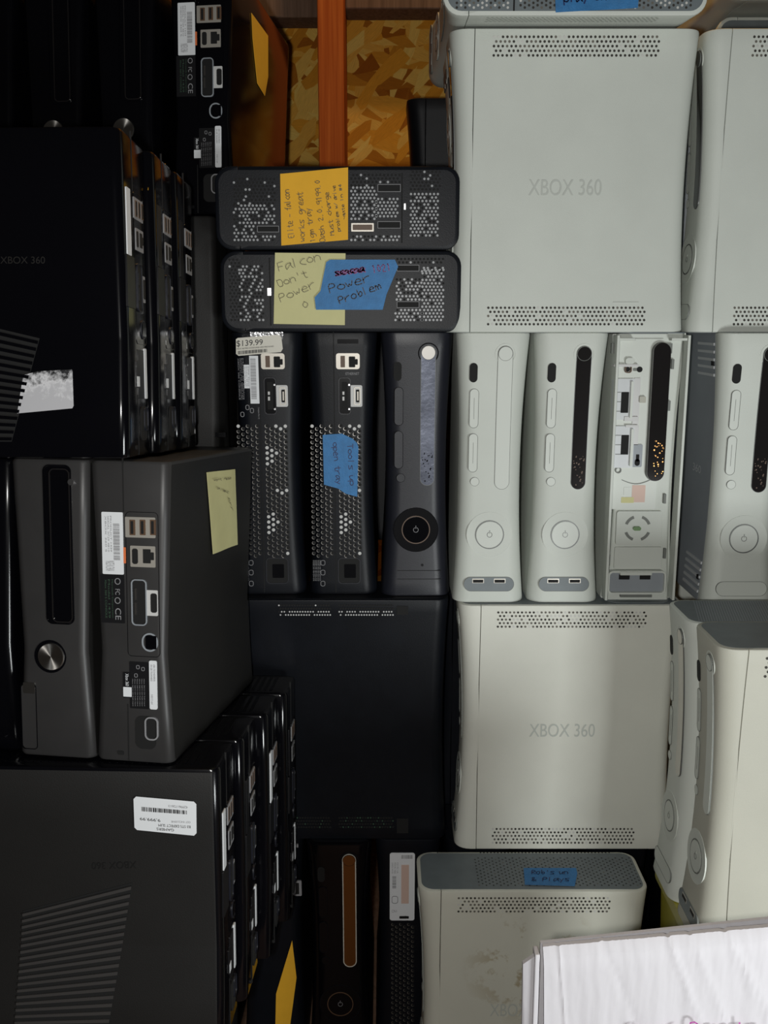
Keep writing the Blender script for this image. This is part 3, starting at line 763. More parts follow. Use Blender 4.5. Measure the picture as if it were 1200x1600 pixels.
# bottom row
BG = 'black consoles in the bottom row'
bk1 = Fat(mtx((-.056, 1.075, ZF)), 'black console in the bottom row, front out, copper-coloured shiny disc tray', body='black_matte', plate='gloss_deep', grey='black_matte', group=BG)
fat_front(bk1, tray='amber_chrome', plate_dark=True, usb=None, door='gloss_deep', gro='black_matte', ring_m='port_brown', eject='amber_chrome')
bk2 = Fat(mtx((.030, 1.085+.262, ZF), 180), 'black console in the bottom row, rear out, with a long white label', body='black_matte', plate='black_matte', grey='black_matte', group=BG)
F = bk2.F['back']
wl = pad('rating_label', 'label_white', F, *F.box(609, 1333, 648, 1441), .003, .0010, .0008)
mb = MB(); barcode_into(mb, F, boxq(*F.box(627, 1336, 645, 1342)), 14, .0014)
barcode_into(mb, F, boxq(*F.box(613, 1370, 619, 1390), 90), 14, .0014)
for i, s in enumerate(('CONSOLE 100-120V', 'MODEL X806', 'CE FC UL')): text_into(mb, F, s, boxq(*F.box(612+i*4, 1348, 614.5+i*4, 1366), 90), .0014)
ring_into(mb, F, *F.box(612, 1402, 622, 1414), .003, .0007, .0014, .0002)
text_into(mb, F, 'CN1', boxq(*F.box(612, 1424, 620, 1428)), .0014)
mb.build('label_print', 'print_grey', wl, smooth=False)
pad('pink_strip', 'pink_paper', F, *F.box(627, 1352, 639, 1414), .0003, .0013, .0005, wl)
pad('label_hole', 'void_black', F, *F.box(624, 1434, 639, 1438), .001, .0014, .0005, wl)
mb = MB()
for c in range(6):
    for k in range(30):
        u, v = F.at(614+c*6.2, 1448+k*7.6+(c % 2)*3.8)
        if v < .004: continue
        discs_into(mb, F, [(u, v)], .0021, .0003, 1); discs_into(mb, F, [(u+.0004, v+.0004)], .0019, .0006, 0)  # paler disc under each dark one paints a lit rim
mb.build('rear_vent', ['void_black', 'hole_mid'], bk2.root, smooth=False)
bk0 = Fat(mtx((-.142, 1.085+.262, ZF), 180), 'black console in the bottom row, rear out, left of the copper-tray console', body='black_matte', plate='black_matte', grey='black_matte', group=BG)
F = bk0.F['back']
o = pad('display_port', 'print_grey', F, *F.box(459, 1378, 471, 1402), .0015, .0010, .001); pad('port_opening', 'void_black', F, *F.box(461, 1381, 467, 1399), .001, .0014, .001, o)
pad('network_port', 'print_grey', F, *F.box(452, 1319, 466, 1324), .0005, .0010, .001)
bk3 = Fat(mtx((.118, 1.080, ZF)), 'black console in the bottom row hidden behind the stained white console, left', body='black_matte', plate='black_matte', grey='black_matte', group=BG)
bk4 = Fat(mtx((.204, 1.080, ZF)), 'black console in the bottom row hidden behind the stained white console, middle', body='black_matte', plate='black_matte', grey='black_matte', group=BG)
bk5 = Fat(mtx((.290, 1.080, ZF)), 'black console in the bottom row hidden behind the stained white console, right', body='black_matte', plate='black_matte', grey='black_matte', group=BG)
bk6 = Fat(mtx((.376, 1.080, ZF)), 'black console in the bottom row seen in the dark gap beside the stained white console', body='black_matte', plate='gloss_black', grey='black_matte', group=BG)
# tub the two lower right consoles stand on
mb = MB(); X0, X1, Y0, Y1 = .312, .62, .80, .995
secs = [(ZF, section((X1-X0)/2-.01, -.10+.01, .095-.01, .02, .02)), (-.62, section((X1-X0)/2, -.10, .095, .022, .022)), (-.62, section((X1-X0)/2+.006, -.106, .101, .024, .024)), (-.6062, section((X1-X0)/2+.006, -.106, .101, .024, .024))]
tb = loft(secs)
tb.v = [(x+(X0+X1)/2, y+.9, z) for x, y, z in tb.v]
tub = tb.build('storage_tub', 'yellow_tub', world=True)
tag(tub, 'mustard yellow storage tub under the two consoles at the lower right', 'tub')

# ================================================================== BLACK SLIM CONSOLES (the leaning stack on the left)
class Slim:
    W, D, H = .073, .264, .270
    def hw(d, z):
        return .0365-.0058*(z/.100 if z < .100 else (d.H-z)/(d.H-.100))
    def y0(d, z): return 0
    def y1(d, z): return d.D
    def __init__(d, m, label, skin='slim_matte', side='slim_side', group=None, topvent=False):
        d.mtx = m; d.root = thing('slim_game_console', label, 'game console', m, group)
        zs = [0, .001, .0035, .05, .098, .102, .16, .22, d.H-.0035, d.H-.001, d.H]
        ins = [.0035, .0011, 0, 0, 0, 0, 0, 0, 0, .0011, .0035]
        mb = loft([(z, section(d.hw(z)-e, e, d.D-e, .008, .008)) for z, e in zip(zs, ins)])
        # front and back skin one material, the broad flanks another
        o = mb.build('shell', [skin, side], d.root)
        for p in o.data.polygons:
            if abs(p.normal.x) > .93: p.material_index = 1
        d.F = {k: Face(d, k) for k in ('front', 'back', 'right', 'left', 'top', 'bottom')}
        if topvent:
            mb = MB(); F = d.F['top']
            for i in range(34): pad_into(mb, F, .020+i*.0068, 0, .0032, .052, .001, .0007, .0005)
            mb.build('top_vent', 'gloss_deep', d.root)
OG = at(149, 1190, .800)
GM = Matrix.Translation(OG) @ Matrix.Rotation(R(-8), 4, 'Z') @ Matrix.Rotation(R(-5), 4, 'X')
def G(gx, gy, gz, rz=0): return GM @ Matrix.Translation(Vector((gx, gy, gz))) @ Matrix.Rotation(R(rz), 4, 'Z')
GM2 = Matrix.Translation(OG) @ Matrix.Rotation(R(-2), 4, 'Z') @ Matrix.Rotation(R(-5), 4, 'X')
def G2(gx, gy, gz, rz=0): return GM2 @ Matrix.Translation(Vector((gx, gy, gz))) @ Matrix.Rotation(R(rz), 4, 'Z')
SW = .073
SG = 'black slim consoles in the leaning stack'
sA = Slim(G(-.0735+SW/2, 0, .0014), 'black slim console standing front out with round silver power button, on the left', group=SG)
sB = Slim(G(SW/2, .264, .0014, 180), 'black slim console standing rear out, ports showing, yellow note on its flank', group=SG)
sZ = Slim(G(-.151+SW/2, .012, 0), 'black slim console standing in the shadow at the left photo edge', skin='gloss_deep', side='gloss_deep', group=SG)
def slim_front(d, btn=True):
    F = d.F['front']; c = lambda *a: FS.box(*a)
    tr = pad('disc_tray', 'gloss_black', F, *c(72, 728, 112, 973), .005, .0005, .001)
    mb = MB(); ring_into(mb, F, *c(70, 726, 114, 975), .006, .0010, .0011, .001); mb.build('tray_gap', 'gloss_deep', tr)
    mb = MB(); ring_into(mb, F, *c(80, 732, 112, 972), .005, .0009, .0016, .001); mb.build('tray_lip', 'dark_chrome', tr)
    b = c(107, 748, 117, 758); pad('eject_button', 'chrome', F, b[0], b[1], .0055, .0055, .00275, .0022, .001)
    b = c(54, 1001, 104, 1050); u, v = b[0]+.001, b[1]
    pw = pad('power_button', 'gloss_deep', F, u-.001, v, .0300, .0300, .0150, .0007, .001)
    mb = MB(); n = 48; rr = .0125
    # lathed, slightly dished metal disc
    prof = [(0, .0012), (.003, .0016), (.009, .0019), (.0118, .0022), (.0125, .0014), (.0127, 0)]
    vs = []; fs = []
    for r_, o_ in prof:
        for i in range(n): vs.append(F.map(u+r_*math.cos(2*math.pi*i/n), v+r_*math.sin(2*math.pi*i/n), o_))
    for k in range(len(prof)-1):
        for i in range(n): fs.append((k*n+i, k*n+(i+1) % n, (k+1)*n+(i+1) % n, (k+1)*n+i))
    mb.add(vs, fs); mb.build('metal_disc', 'button_metal', pw)
    ud = pad('usb_door', 'slim_matte', F, *c(35, 1070, 57, 1168), .003, .0005, .001)
    mb = MB(); ring_into(mb, F, *c(34, 1068, 58, 1170), .0032, .0005, .0008, .001); mb.build('door_gap', 'gloss_deep', ud)
    pad('sensor_window', 'brushed_steel', F, *c(37, 1066, 55, 1083), .001, .0010, .001, ud)
# radial brushed metal: stretched reflections that turn with the angle
def button_metal():
    m = bpy.data.materials.new('button_metal'); m.use_nodes = True; nt = m.node_tree; b = nt.nodes['Principled BSDF']
    b.inputs['Base Color'].default_value = (.75, .72, .68, 1); b.inputs['Metallic'].default_value = 1; b.inputs['Roughness'].default_value = .32
    b.inputs['Anisotropic'].default_value = .9
    tg = nt.nodes.new('ShaderNodeTangent'); tg.direction_type = 'RADIAL'; tg.axis = 'Y'
    nt.links.new(tg.outputs[0], b.inputs['Tangent']); return m
M['button_metal'] = button_metal()
FS = sA.F['front']; slim_front(sA)
FB = sB.F['back']
def slim_rear(d, full=True, sticker=False):
    F = d.F['back']; c = lambda *a: FB.box(*a)
    def g(name, m, x0, y0, x1, y1, r=.0005, off=.0008, depth=.001, parent=None): return pad(name, m if full else {'port_metal': 'print_grey', 'port_white': 'print_grey', 'grey_side': 'black_front', 'brushed_steel': 'black_front'}.get(m, m), F, *c(x0, y0, x1, y1), r, off, depth, parent)
    bl = g('barcode_label', 'label_white', 160, 800, 193, 897, .001) if full else g('barcode_label', 'label_white' if sticker else 'label_dark', 160, 800, 180, 897, .001)
    if full:
        mb = MB(); barcode_into(mb, F, boxq(*c(178, 818, 188, 875), 90), 34, .0011)
        for i, s in enumerate(('XBOX 360 S', 'SERIAL 0729 4810', 'PRODUCT 1439')): text_into(mb, F, s, boxq(*c(165+i*4, 806, 167.4+i*4, 862), 90), .0011)
        text_into(mb, F, 'MADE IN CHINA', boxq(*c(166, 876, 180, 892), 90), .0011)
        mb.build('label_print', 'print_grey', bl, smooth=False)
        g('orange_mark', 'print_orange', 192, 855, 197, 880, .0004, .0007)
    dl = g('rating_label', 'label_dark', 158, 898, 195, 973, .0006)
    if full:
        mb = MB()
        for i, s in enumerate(('Xbox 360 S CONSOLE', 'Model 1439', 'Microsoft Corporation')): text_into(mb, F, s, boxq(*c(165+i*5, 905, 168+i*5, 965), 90), .0011)
        mb.build('label_print', 'print_green', dl, smooth=False)
        mb = MB()
        text_into(mb, F, 'CE', boxq(*c(181, 950, 190, 968), 90), .0011); text_into(mb, F, 'FC', boxq(*c(181, 920, 188, 929), 90), .0011)
        for y in (908, 938): ring_into(mb, F, *c(180, y-5, 189, y+5), .003, .0006, .0011, .0002)
        mb.build('approval_print', 'print_grey', dl, smooth=False)
    g('rear_seam', 'void_black', 191.5, 712, 193.2, 800, 0, .0004); g('rear_seam', 'void_black', 200, 1100, 201.5, 1188, 0, .0004)
    u_ = g('usb_port_panel', 'port_metal', 196, 808, 243, 840, .0008, .0006)
    for x in (203, 219, 235):
        g('usb_port', 'port_brown', x, 812, x+9, 836, .0004, .0010, .001, u_)
        g('port_tongue', 'void_black', x+2, 814, x+6, 834, .0002, .0014, .001, u_)
    n_ = g('network_port_panel', 'port_metal', 204, 853, 243, 886, .0008, .0006)
    g('port_opening', 'void_black', 207, 857, 216, 881, .002, .0010, .001, n_)
    g('port_opening', 'void_black', 224, 858, 236, 880, .0004, .0010, .001, n_); g('port_opening', 'void_black', 236, 863, 241, 875, .0004, .0010, .001, n_)
    v_ = g('video_port', 'void_black', 208, 907, 229, 975, .003, .0006)
    mb = MB(); ring_into(mb, F, *c(206, 905, 230, 977), .004, .0010, .0014, .001); mb.build('port_rim', 'grey_side' if full else 'black_front', v_)
    for y0, y1 in ((919, 937), (941, 960)): g('port_tongue', 'brushed_steel', 211, y0, 214, y1, .0002, .0012, .001, v_)
    h_ = g('display_port', 'port_white', 229, 922, 247, 962, .001, .0008)
    g('port_opening', 'void_black', 236, 927, 246, 957, .002, .0012, .001, h_)
    o_ = g('audio_port', 'gloss_deep', 228, 993, 245, 1014, .001, .0010)
    mb = MB(); ring_into(mb, F, *c(222, 989, 247, 1018), .008, .0014, .0008, .001); mb.build('port_rim', 'grey_side' if full else 'black_front', o_)
    mb = MB(); ring_into(mb, F, *c(198, 800, 249, 1026), .004, .0004, .0004, .0003); mb.build('port_bay_edge', 'gloss_deep', d.root)
    wl = g('serial_label', 'label_white', 234, 1032, 246, 1108, .0015, .0010)
    if full:
        mb = MB(); text_into(mb, F, 'SN 081703404805', boxq(*c(236, 1038, 239, 1064), 90), .0013); text_into(mb, F, '081703404805', boxq(*c(240.5, 1038, 243.5, 1064), 90), .0013)
        text_into(mb, F, 'X812 64', boxq(*c(237, 1084, 240, 1100), 90), .0013)
        mb.build('label_print', 'print_grey', wl, smooth=False)
    rl = g('rating_label', 'label_dark', 203, 1034, 233, 1107, .0008, .0006)
    if full:
        mb = MB()
        for i in range(6): text_into(mb, F, 'Xbox 360 S 12V 9.6A input', boxq(*c(207+i*3.6, 1060, 209+i*3.6, 1103), 90), .0009)
        for x, y in ((216, 1042), (224, 1045), (213, 1055)): ring_into(mb, F, *c(x-2.5, y-3, x+2.5, y+3), .001, .0004, .0009, .0002)
        mb.build('label_print', 'print_grey', rl, smooth=False)
    q_ = g('edition_label', 'label_dark', 193, 1050, 207, 1090, .0005, .0010)
    g('white_patch', 'label_white', 193.5, 1073, 206.5, 1088, .0004, .0012, .0004, q_)
    if full:
        mb = MB(); text_into(mb, F, 'Xbox 360', boxq(*c(197, 1052, 202, 1071), 90), .0013); mb.build('label_print', 'label_white', q_, smooth=False)
    s_ = g('power_socket', 'void_black', 212, 1119, 244, 1170, .006, .0006)
    mb = MB(); ring_into(mb, F, *c(227, 1120, 248, 1156), .005, .0012, .0016, .001); mb.build('socket_rim', 'print_grey' if full else 'black_front', s_)
    g('lock_slot', 'void_black', 184, 1173, 194, 1179, .001, .0006)
slim_rear(sB)
# lower row, side on
def slim_side(gx, gy, gz): return G2(gx-.264, gy+SW/2, gz, -90)
L = []
LX = .114
lab = ['black slim console side on at the bottom left with slanted vent and white price sticker',
       'black slim console side on, second in the bottom left row, glossy corner showing',
       'black slim console side on, third in the bottom left row, glossy corner showing',
       'black slim console side on, rearmost in the bottom left row']
for i in range(4):
    s = Slim(slim_side(LX+(.0, .008, .020, .030)[i], -.012+i*.0742, -.2705), lab[i], skin='gloss_black' if i else 'gloss_deep', side='slim_side' if i == 0 else 'gloss_black', group=SG, topvent=True)
    slim_rear(s, full=False, sticker=i in (0, 2)); L.append(s)
def louvres(d, P, n, m='gloss_black', tint=None):
    """slanted slatted vent between four corner pixels (tl, tr, br, bl)"""
    F = d.F['right']; q = [F.at(*p) for p in P]; f = quadmap(q)
    mb = MB(); vs = [F.map(*f(a, b/24), .0004) for b in range(25) for a in (0, 1)]
    mb.add(vs, [(2*i, 2*i+1, 2*i+3, 2*i+2) for i in range(24)]); o = mb.build('side_vent', 'void_black', d.root)
    mb = MB()
    for i in range(n):
        b0 = (i+.15)/n; b1 = (i+.62)/n
        pts = [f(0, b0), f(1, b0), f(1, b1), f(0, b1)]
        mb.add([F.map(*pts[0], .0014), F.map(*pts[1], .0014), F.map(*pts[2], .0020), F.map(*pts[3], .0020), F.map(*pts[2], .0004), F.map(*pts[3], .0004)],
               [(0, 1, 2, 3), (3, 2, 4, 5)])
    mb.build('vent_slats', m, o, smooth=False)
louvres(L[0], [(33, 1427), (205, 1382), (168, 1612), (22, 1612)], 19, 'slat_grey')
F = L[0].F['right']
mb = MB(); q = [F.at(*p) for p in ((212, 1348), (142, 1348), (142, 1359), (212, 1359))]
text_into(mb, F, 'XBOX 360', [q[2], q[3], q[0], q[1]][0:4] if False else [F.at(212, 1359), F.at(142, 1361), F.at(142, 1350), F.at(212, 1348)], .0005)
mb.build('logo', 'logo_dark', L[0].root, smooth=False)
# upper row, side on, standing on the two uprights
T = []
TX = .044
lab = ['glossy black slim console side on at the upper left with torn white sticker',
       'glossy black slim console side on, second from the front in the upper left row',
       'glossy black slim console side on, third from the front in the upper left row']
for i in range(3):
    s = Slim(slim_side(TX+(.0, .006, .008)[i], -.022+i*.0745, .2735), lab[i], skin='gloss_black', side='gloss_black', group=SG, topvent=True)
    slim_rear(s, full=False, sticker=i == 0); T.append(s)
t4 = Slim(slim_side(.060, .268, .2575), 'matte dark slim console side on behind the glossy ones, left of the price tag', skin='slim_side', side='slim_side', group=SG)
F = t4.F['right']
pad('small_mark', 'gloss_deep', F, *F.box(336, 676, 352, 683), .0005, .0005, .0005)
for i in range(2):
    Slim(slim_side(.056, .342+i*.0742, .2575), ('dark slim console hidden behind the matte one, supporting the top row', 'rearmost dark slim console below the top row')[i], skin='slim_side', side='slim_side', group=SG)
louvres(T[0], [(-60, 500), (58, 528), (18, 690), (-60, 690)], 15)
F = T[0].F['right']
mb = MB(); text_into(mb, F, 'XBOX 360', [F.at(-2, 400), F.at(68, 400), F.at(68, 411), F.at(-2, 411)], .0005); mb.build('logo', 'logo_faint', T[0].root, smooth=False)
# top row
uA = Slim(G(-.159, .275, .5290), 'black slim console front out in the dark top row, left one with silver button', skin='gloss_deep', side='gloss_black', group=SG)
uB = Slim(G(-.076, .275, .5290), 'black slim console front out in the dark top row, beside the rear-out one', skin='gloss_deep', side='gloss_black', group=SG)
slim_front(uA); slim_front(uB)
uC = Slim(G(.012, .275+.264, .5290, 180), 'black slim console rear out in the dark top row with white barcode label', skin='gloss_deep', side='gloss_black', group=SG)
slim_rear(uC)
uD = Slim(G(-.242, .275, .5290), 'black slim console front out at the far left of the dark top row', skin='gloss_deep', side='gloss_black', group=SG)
# crate below the leaning stack
mb = MB(); vs = []
for gx, gy in ((-.30, -.012), (.11, -.012), (.11, .275), (-.30, .275)):
    p = GM2 @ Vector((gx, gy, -.2710-.270)); vs.append((p.x, p.y, p.z))
vs += [(x, y, ZF) for x, y, z in vs]
mb.add(vs, [(0, 1, 2, 3), (7, 6, 5, 4), (0, 4, 5, 1), (1, 5, 6, 2), (2, 6, 7, 3), (3, 7, 4, 0)])
tag(mb.build('crate', 'beam_wood', world=True, bevel=.002), 'dark wooden crate below the leaning stack of slim consoles', 'crate')
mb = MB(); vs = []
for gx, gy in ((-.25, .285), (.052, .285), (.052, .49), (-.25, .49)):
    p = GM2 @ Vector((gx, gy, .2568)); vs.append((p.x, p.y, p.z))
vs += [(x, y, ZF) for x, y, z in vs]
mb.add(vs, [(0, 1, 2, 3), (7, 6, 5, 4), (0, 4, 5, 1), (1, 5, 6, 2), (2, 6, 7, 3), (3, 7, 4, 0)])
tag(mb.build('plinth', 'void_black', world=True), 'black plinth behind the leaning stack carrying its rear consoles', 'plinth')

# ================================================================== NOTES, TAPE, STICKERS
class WF:      # face mapped straight into the world, for notes that are things of their own
    def __init__(s, F): s.F = F
    def map(s, u, v, o): return tuple(s.F.d.mtx @ Vector(s.F.map(u, v, o)))
    def at(s, x, y): return s.F.at(x, y)
def note(name, label, cat, m, F, P, off=.0016, curl=0, th=.0003, group=None):
    """sheet from corner pixels in order; returns object and a face to write on"""
    W = WF(F); q = [F.at(*p) for p in P]; mb = MB()
    if len(q) == 4:
        f = quadmap(q); n = 8; vs = []; fs = []
        def lift(a, b): return off+curl*(a**3)*.5+curl*((1-b)**2)*.6+.0004*math.sin(a*7+b*3)
        for sgn in (0, 1):
            for i in range(n+1):
                for j in range(n+1): vs.append(W.map(*f(i/n, j/n), lift(i/n, j/n)-sgn*th))
        K = (n+1)**2
        for i in range(n):
            for j in range(n):
                a = i*(n+1)+j; fs += [(a, a+1, a+n+2, a+n+1), (K+a, K+a+n+1, K+a+n+2, K+a+1)]
        for i in range(n):
            for e0, e1 in ((i, i+1), (n*(n+1)+i, n*(n+1)+i+1), (i*(n+1), (i+1)*(n+1)), (i*(n+1)+n, (i+1)*(n+1)+n)): fs.append((e0, e1, K+e1, K+e0))
        mb.add(vs, fs)
    else: poly_into(mb, W, q, off, th)
    o = mb.build(name, m, world=True); tag(o, label, cat, group); return o, W, (q if len(q) == 4 else None)
def write(o, W, items, m, hand=True, name='handwriting', off=.0030, wid=.0007):
    mb = MB()
    for s, P in items:
        q = [W.at(*p) for p in P]
        (hand_into(mb, W, s, q, wid, off) if hand else text_into(mb, W, s, q, off))
    mb.v = [tuple(Vector(p)-o.location) for p in mb.v]
    return mb.build(name, m, o, smooth=False)
def line(x0, y0, x1, y1, h):     # baseline start/end with letter height, upright text
    import math as _m
    dx, dy = x1-x0, y1-y0; L_ = _m.hypot(dx, dy); nx, ny = dy/L_*h, -dx/L_*h
    return [(x0+nx, y0+ny), (x1+nx, y1+ny), (x1, y1), (x0, y0)]
o, W, _ = note('sticky_note', 'orange sticky note with pencilled lines on the upper lying black console', 'sticky note', 'note_orange', ly1.F['top'], [(438, 272), (544, 262), (544, 375), (440, 384)], curl=.0015)
write(o, W, [('Elite - falcon', line(463, 372, 455, 296, 12)), ('works great', line(480, 378, 476, 300, 12)), ('1gm tray', line(496, 378, 488, 325, 11)),
             ('Dash 2.0.9199.0', line(511, 378, 503, 281, 11)), ('Must charge', line(525, 368, 516, 300, 9)), ('problem w/ drive', line(534, 362, 526, 290, 7)), ('update in #4', line(543, 350, 535, 288, 6))], 'pencil', wid=.0006)
o, W, _ = note('sticky_note', 'yellow sticky note reading falcon on the lower lying black console, partly under blue tape', 'sticky note', 'note_yellow', ly2.F['top'], [(430, 395), (540, 396), (539, 508), (428, 506)], curl=.0010)
write(o, W, [('Falcon', line(437, 429, 504, 411, 18)), ("Don't", line(437, 453, 484, 436, 15)), ('Power', line(440, 476, 497, 452, 16)), ('O', line(474, 487, 486, 484, 15))], 'pencil', wid=.0006)
o, W, _ = note('masking_tape', 'blue tape reading power problem across a yellow note', 'tape', 'tape_blue', ly2.F['top'], [(516, 406), (617, 406), (622, 417), (604, 460), (598, 484), (494, 484), (492, 465), (501, 455), (510, 410)], off=.0042)
write(o, W, [('1021', line(582, 431, 612, 427, 16))], 'ink_purple', off=.0045, wid=.0009)
write(o, W, [('scncna', line(524, 434, 570, 427, 12)), ('xxxxxx', line(524, 434, 572, 428, 11))], 'ink_purple', off=.0046, wid=.0014)
write(o, W, [('Power', line(516, 462, 582, 443, 17)), ('Problem', line(532, 479, 598, 454, 15))], 'ink_dark', off=.0045, wid=.0011)
o, W, _ = note('masking_tape', 'blue tape written sideways on the rear vents of a black console', 'tape', 'tape_blue', k2.F['back'], [(504, 680), (534, 678), (551, 686), (558, 693), (560, 700), (558, 777), (540, 772), (528, 764), (506, 758)], off=.0020)
write(o, W, [('Tools up', line(540, 694, 544, 760, 11)), ('open tray', line(517, 692, 523, 758, 11))], 'ink_blue', off=.0025, wid=.0009)
o, W, _ = note('masking_tape', 'blue tape on the grey top of the stained white console at the bottom', 'tape', 'tape_blue', bw.F['top'], [(818, 1358), (900, 1358), (902, 1366), (898, 1386), (820, 1384)], off=.0016)
write(o, W, [("Rob's un", line(830, 1370, 888, 1370, 8)), ('& Plays', line(830, 1381, 890, 1381, 8))], 'ink_blue', off=.0021, wid=.0010)
o, W, _ = note('masking_tape', 'blue tape on the grey end of the white console lying on top', 'tape', 'tape_blue', tl.F['top'], [(866, -30), (1000, -30), (996, 13), (868, 20)], off=.0012)
write(o, W, [('play on', line(880, 9, 948, 5, 17))], 'ink_blue', off=.0024, wid=.0012)
o, W, _ = note('price_sticker', 'cream price sticker reading $139.99 on the rear of a black console', 'price sticker', 'tag_cream', k1.F['back'],
               [(369, 530), (372, 528), (436, 523), (440, 527), (442, 545), (439, 550), (373, 556), (369, 553)], off=.0024)
mbp = write(o, W, [('$139.99', [(370, 532), (411, 530), (411, 540), (370, 543)]), ('XBOX 360 PRO SYSTEM 60GB USED PREOWNED', [(370, 544), (428, 540), (428, 542), (370, 546.5)])], 'print_black', hand=False, name='price_print', off=.0029)
mb = MB(); barcode_into(mb, W, [W.at(372, 548.5), W.at(418, 545), W.at(418, 550), W.at(372, 554)], 30, .0029); mb.v = [tuple(Vector(p)-o.location) for p in mb.v]; mb.build('barcode', 'print_black', o, smooth=False)
o, W, _ = note('price_sticker', 'white price sticker stuck upside down on the bottom left slim console', 'price sticker', 'label_white', L[0].F['right'],
               [(209, 1248), (213, 1244), (303, 1252), (307, 1256), (307, 1302), (303, 1306), (214, 1297), (210, 1293)], off=.0018)
write(o, W, [('9,999.99', [(251, 1284), (219, 1281), (219, 1276), (251, 1279)]), ('GAMERS', [(272, 1299), (245, 1297), (245, 1293), (272, 1295)]),
             ('B3 STS DEFECT SLIM', [(298, 1294), (248, 1291), (248, 1287), (298, 1290)])], 'print_black', hand=False, name='price_print', off=.0023)
write(o, W, [('GST INCLUSIVE', [(298, 1286), (268, 1285), (268, 1282), (298, 1283)]), ('42996172613', [(294, 1263), (264, 1260.5), (264, 1257), (294, 1259)])], 'print_grey', hand=False, name='small_print', off=.0023)
mb = MB(); barcode_into(mb, W, [W.at(222, 1260), W.at(293, 1266), W.at(293, 1272), W.at(222, 1267)], 30, .0023); mb.v = [tuple(Vector(p)-o.location) for p in mb.v]; mb.build('barcode', 'print_black', o, smooth=False)
torn = bpy.data.materials.new('torn_paper'); torn.use_nodes = True
def torn_nodes(m):
    nt = m.node_tree; b = nt.nodes['Principled BSDF']; b.inputs['Roughness'].default_value = .7
    tc = nt.nodes.new('ShaderNodeTexCoord'); n = nt.nodes.new('ShaderNodeTexNoise'); n.inputs['Scale'].default_value = 110; n.inputs['Detail'].default_value = 8; n.inputs['Roughness'].default_value = .7
    sp = nt.nodes.new('ShaderNodeSeparateXYZ'); ma = nt.nodes.new('ShaderNodeMath'); ma.operation = 'MULTIPLY_ADD'; ma.inputs[1].default_value = -14; 
    r = nt.nodes.new('ShaderNodeValToRGB'); r.color_ramp.elements[0].position = .33; r.color_ramp.elements[1].position = .50
    r.color_ramp.elements[0].color = (.006, .006, .008, 1); r.color_ramp.elements[1].color = (.62, .62, .64, 1)
    e = r.color_ramp.elements.new(.62); e.color = (.45, .45, .47, 1)
    L_ = nt.links.new; L_(tc.outputs['Object'], n.inputs['Vector']); L_(tc.outputs['Object'], sp.inputs[0])
    off = nt.nodes.new('ShaderNodeMath'); off.operation = 'ADD'; off.inputs[1].default_value = .36
    L_(sp.outputs['Z'], ma.inputs[0]); L_(n.outputs['Fac'], ma.inputs[2]); L_(ma.outputs[0], off.inputs[0]); L_(off.outputs[0], r.inputs['Fac']); L_(r.outputs[0], b.inputs['Base Color'])
torn_nodes(torn); M['torn_paper'] = torn
note('torn_sticker', 'torn white sticker residue on the upper left glossy slim console', 'sticker', 'torn_paper', T[0].F['right'], [(34, 586), (56, 580), (110, 577), (111, 579), (114, 634), (112, 638), (26, 646)], off=.0012)
o, W, _ = note('sticky_note', 'small yellow sticky note on the flank of the rear-out slim console', 'sticky note', 'note_yellow', sB.F['left'], [(322, 738), (366, 733), (372, 851), (335, 866)], off=.0012, curl=.0015)
write(o, W, [('wont read', line(330, 753, 358, 750, 5)), ('disc', line(334, 765, 354, 772, 5)), ('err', line(352, 778, 359, 800, 5))], 'pencil', off=.0035, wid=.0005)
note('sticky_note', 'painted orange reflection on the flank of the rear-out slim in the dark top row', 'sticky note', 'note_orange', uC.F['left'], [(393, 20), (419, 56), (421, 120), (417, 150), (405, 130), (396, 60)], off=.0010)  # orange sheet paints the reflection on this glossy flank
note('sticky_note', 'orange patch on the rear of the front glossy slim in the upper left row', 'sticky note', 'note_orange', T[0].F['back'], [(232, 247), (257, 256), (250, 311), (229, 297)], off=.0014)  # plain orange patch laid on the console's end
o, W, _ = note('sticky_note', 'painted orange reflection sliver in the gap at the bottom, left of the copper-tray console', 'sticky note', 'note_orange', bk0.F['back'], [(456, 1472), (463, 1530), (452, 1612), (430, 1612), (431, 1555)], off=.0016)  # thin orange sheet painted in place of a reflection in the glossy black

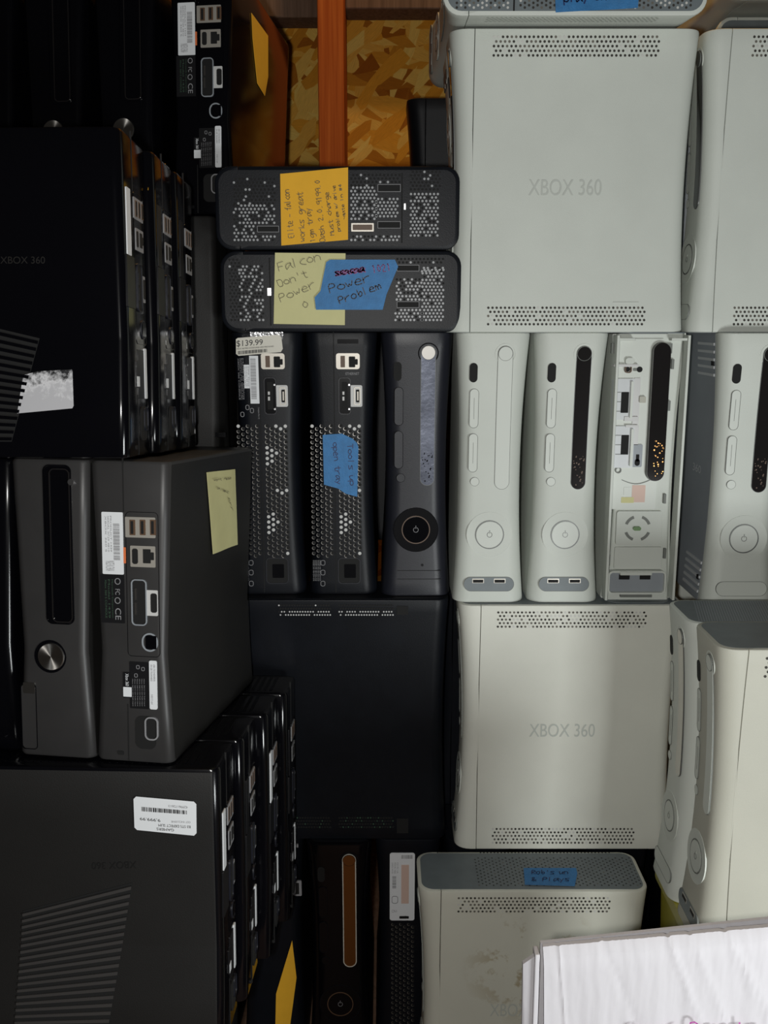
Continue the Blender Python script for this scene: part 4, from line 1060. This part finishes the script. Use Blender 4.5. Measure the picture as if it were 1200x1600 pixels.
# ================================================================== CARDBOARD BOX
def carton_box():
    Y = .66
    tl_, tr_ = at(850, 1487, Y), at(1290, 1449, Y-.02)
    X0, X1 = tl_.x, tr_.x
    root = thing('cardboard_box', 'white cardboard box with purple handwriting at the bottom right corner', 'box', Matrix.Translation((X0, Y, tl_.z-.30)))
    h = .30; dz = (tr_.z-tl_.z); wv = X1-X0
    mb = MB(); n = 150; rnd = random.Random(4)
    CR = ((.012, .10, .0012, .0014), (.048, .42, .0016, -.0012), (.100, .38, .0016, .0022), (.118, .42, .0014, .0016), (.148, .55, .0018, .0020), (.190, .6, .002, .0016))
    # crumpled front panel
    vs = []; fs = []; rows = 26
    for j in range(rows+1):
        for i in range(n+1):
            a, b = i/n, (j/rows)**.6
            x = wv*a+.010*(b-1)*-1*(1-a)
            z = h*b+dz*a
            y = .0016*math.sin(a*31+b*6)*(1-b*.9)+.0009*math.sin(a*57-b*9)*(1-b)+rnd.uniform(-.0002, .0002)-.02*a
            e = max(0, (b-.955)/.045); y += .006*e*e
            for x0_, s_, w_, h_ in CR: y -= h_*math.exp(-((x-x0_-s_*(h-z))/w_)**2)
            y -= .0016*math.exp(-((z-dz*a-h+.017)/.0016)**2)*(1 if a < .45 else .2)
            vs.append((x, y, z))
    K = len(vs); vs += [(x, y+.004, z) for x, y, z in vs]
    for j in range(rows):
        for i in range(n):
            a = j*(n+1)+i; fs += [(a, a+1, a+n+2, a+n+1), (K+a, K+a+n+1, K+a+n+2, K+a+1)]
    for i in range(n): t = rows*(n+1)+i; fs += [(t, t+1, K+t+1, K+t), (i, K+i, K+i+1, i+1)]
    for j in range(rows): t = j*(n+1); fs += [(t, t+n+1, K+t+n+1, K+t), (t+n, K+t+n, K+t+2*n+1, t+2*n+1)]
    mb.add(vs, fs); mb.build('front_panel', 'white_cardboard', root)
    # corner crease and left wall, lid flap leaning out on the left
    mb = MB(); mb.box((-.006, .004, 0), (-.002, .016, h-.006)); mb.build('side_panel', 'white_cardboard', root, bevel=.001)
    mb = MB(); mb.add([(0, .016, 0), (wv, .002, 0), (wv, .002, h+dz-.004), (0, .016, h-.004), (0, .019, 0), (wv, .005, 0), (wv, .005, h+dz-.004), (0, .019, h-.004)], [(0,1,2,3),(7,6,5,4),(0,4,5,1),(1,5,6,2),(2,6,7,3),(3,7,4,0)]); mb.build('back_panel', 'white_cardboard', root)
    mb = MB(); mb.box((0, .006, .002), (wv*.5, .015, .006)); mb.build('base_panel', 'white_cardboard', root)
    mb = MB(); mb.add([(-.014, .012, h-.020), (-.003, .006, h-.006), (-.003, .006, .02), (-.010, .012, .02), (-.014, .016, h-.020), (-.003, .010, h-.006), (-.003, .010, .02), (-.010, .016, .02)],
        [(0, 1, 2, 3), (7, 6, 5, 4), (0, 4, 5, 1), (1, 5, 6, 2), (2, 6, 7, 3), (3, 7, 4, 0)]); mb.build('side_flap', 'white_cardboard', root)
    # writing along the bottom of the view
    class BF:
        def map(s, u, v, o): return (u, -.0045-o-.02*u/wv, v)
    mb = MB(); B_ = BF()
    def P(px, py):
        d = ray(px, py); t = (Y-.004)/d.y; p = d*t; return (p.x-X0, p.z-(tl_.z-.30))
    for s, x0, y0, x1, y1, hh in (('Elrops', 985, 1626, 1060, 1612, 30), ('Parts', 1068, 1620, 1180, 1612, 40)):
        hand_into(mb, B_, s, [P(*p) for p in line(x0, y0, x1, y1, hh)], .0012, .0012)
    mb.build('handwriting', 'ink_pale_purple', root, smooth=False)
    return root, X0, X1, Y, tl_.z-.30
cb, cx0, cx1, cy, cz = carton_box()
mb = MB(); mb.box((cx0-.01, cy-.02, ZF), (cx1+.01, cy+.10, cz)); 
tag(mb.build('low_crate', 'beam_wood', world=True, bevel=.002), 'low wooden crate carrying the white cardboard box', 'crate')
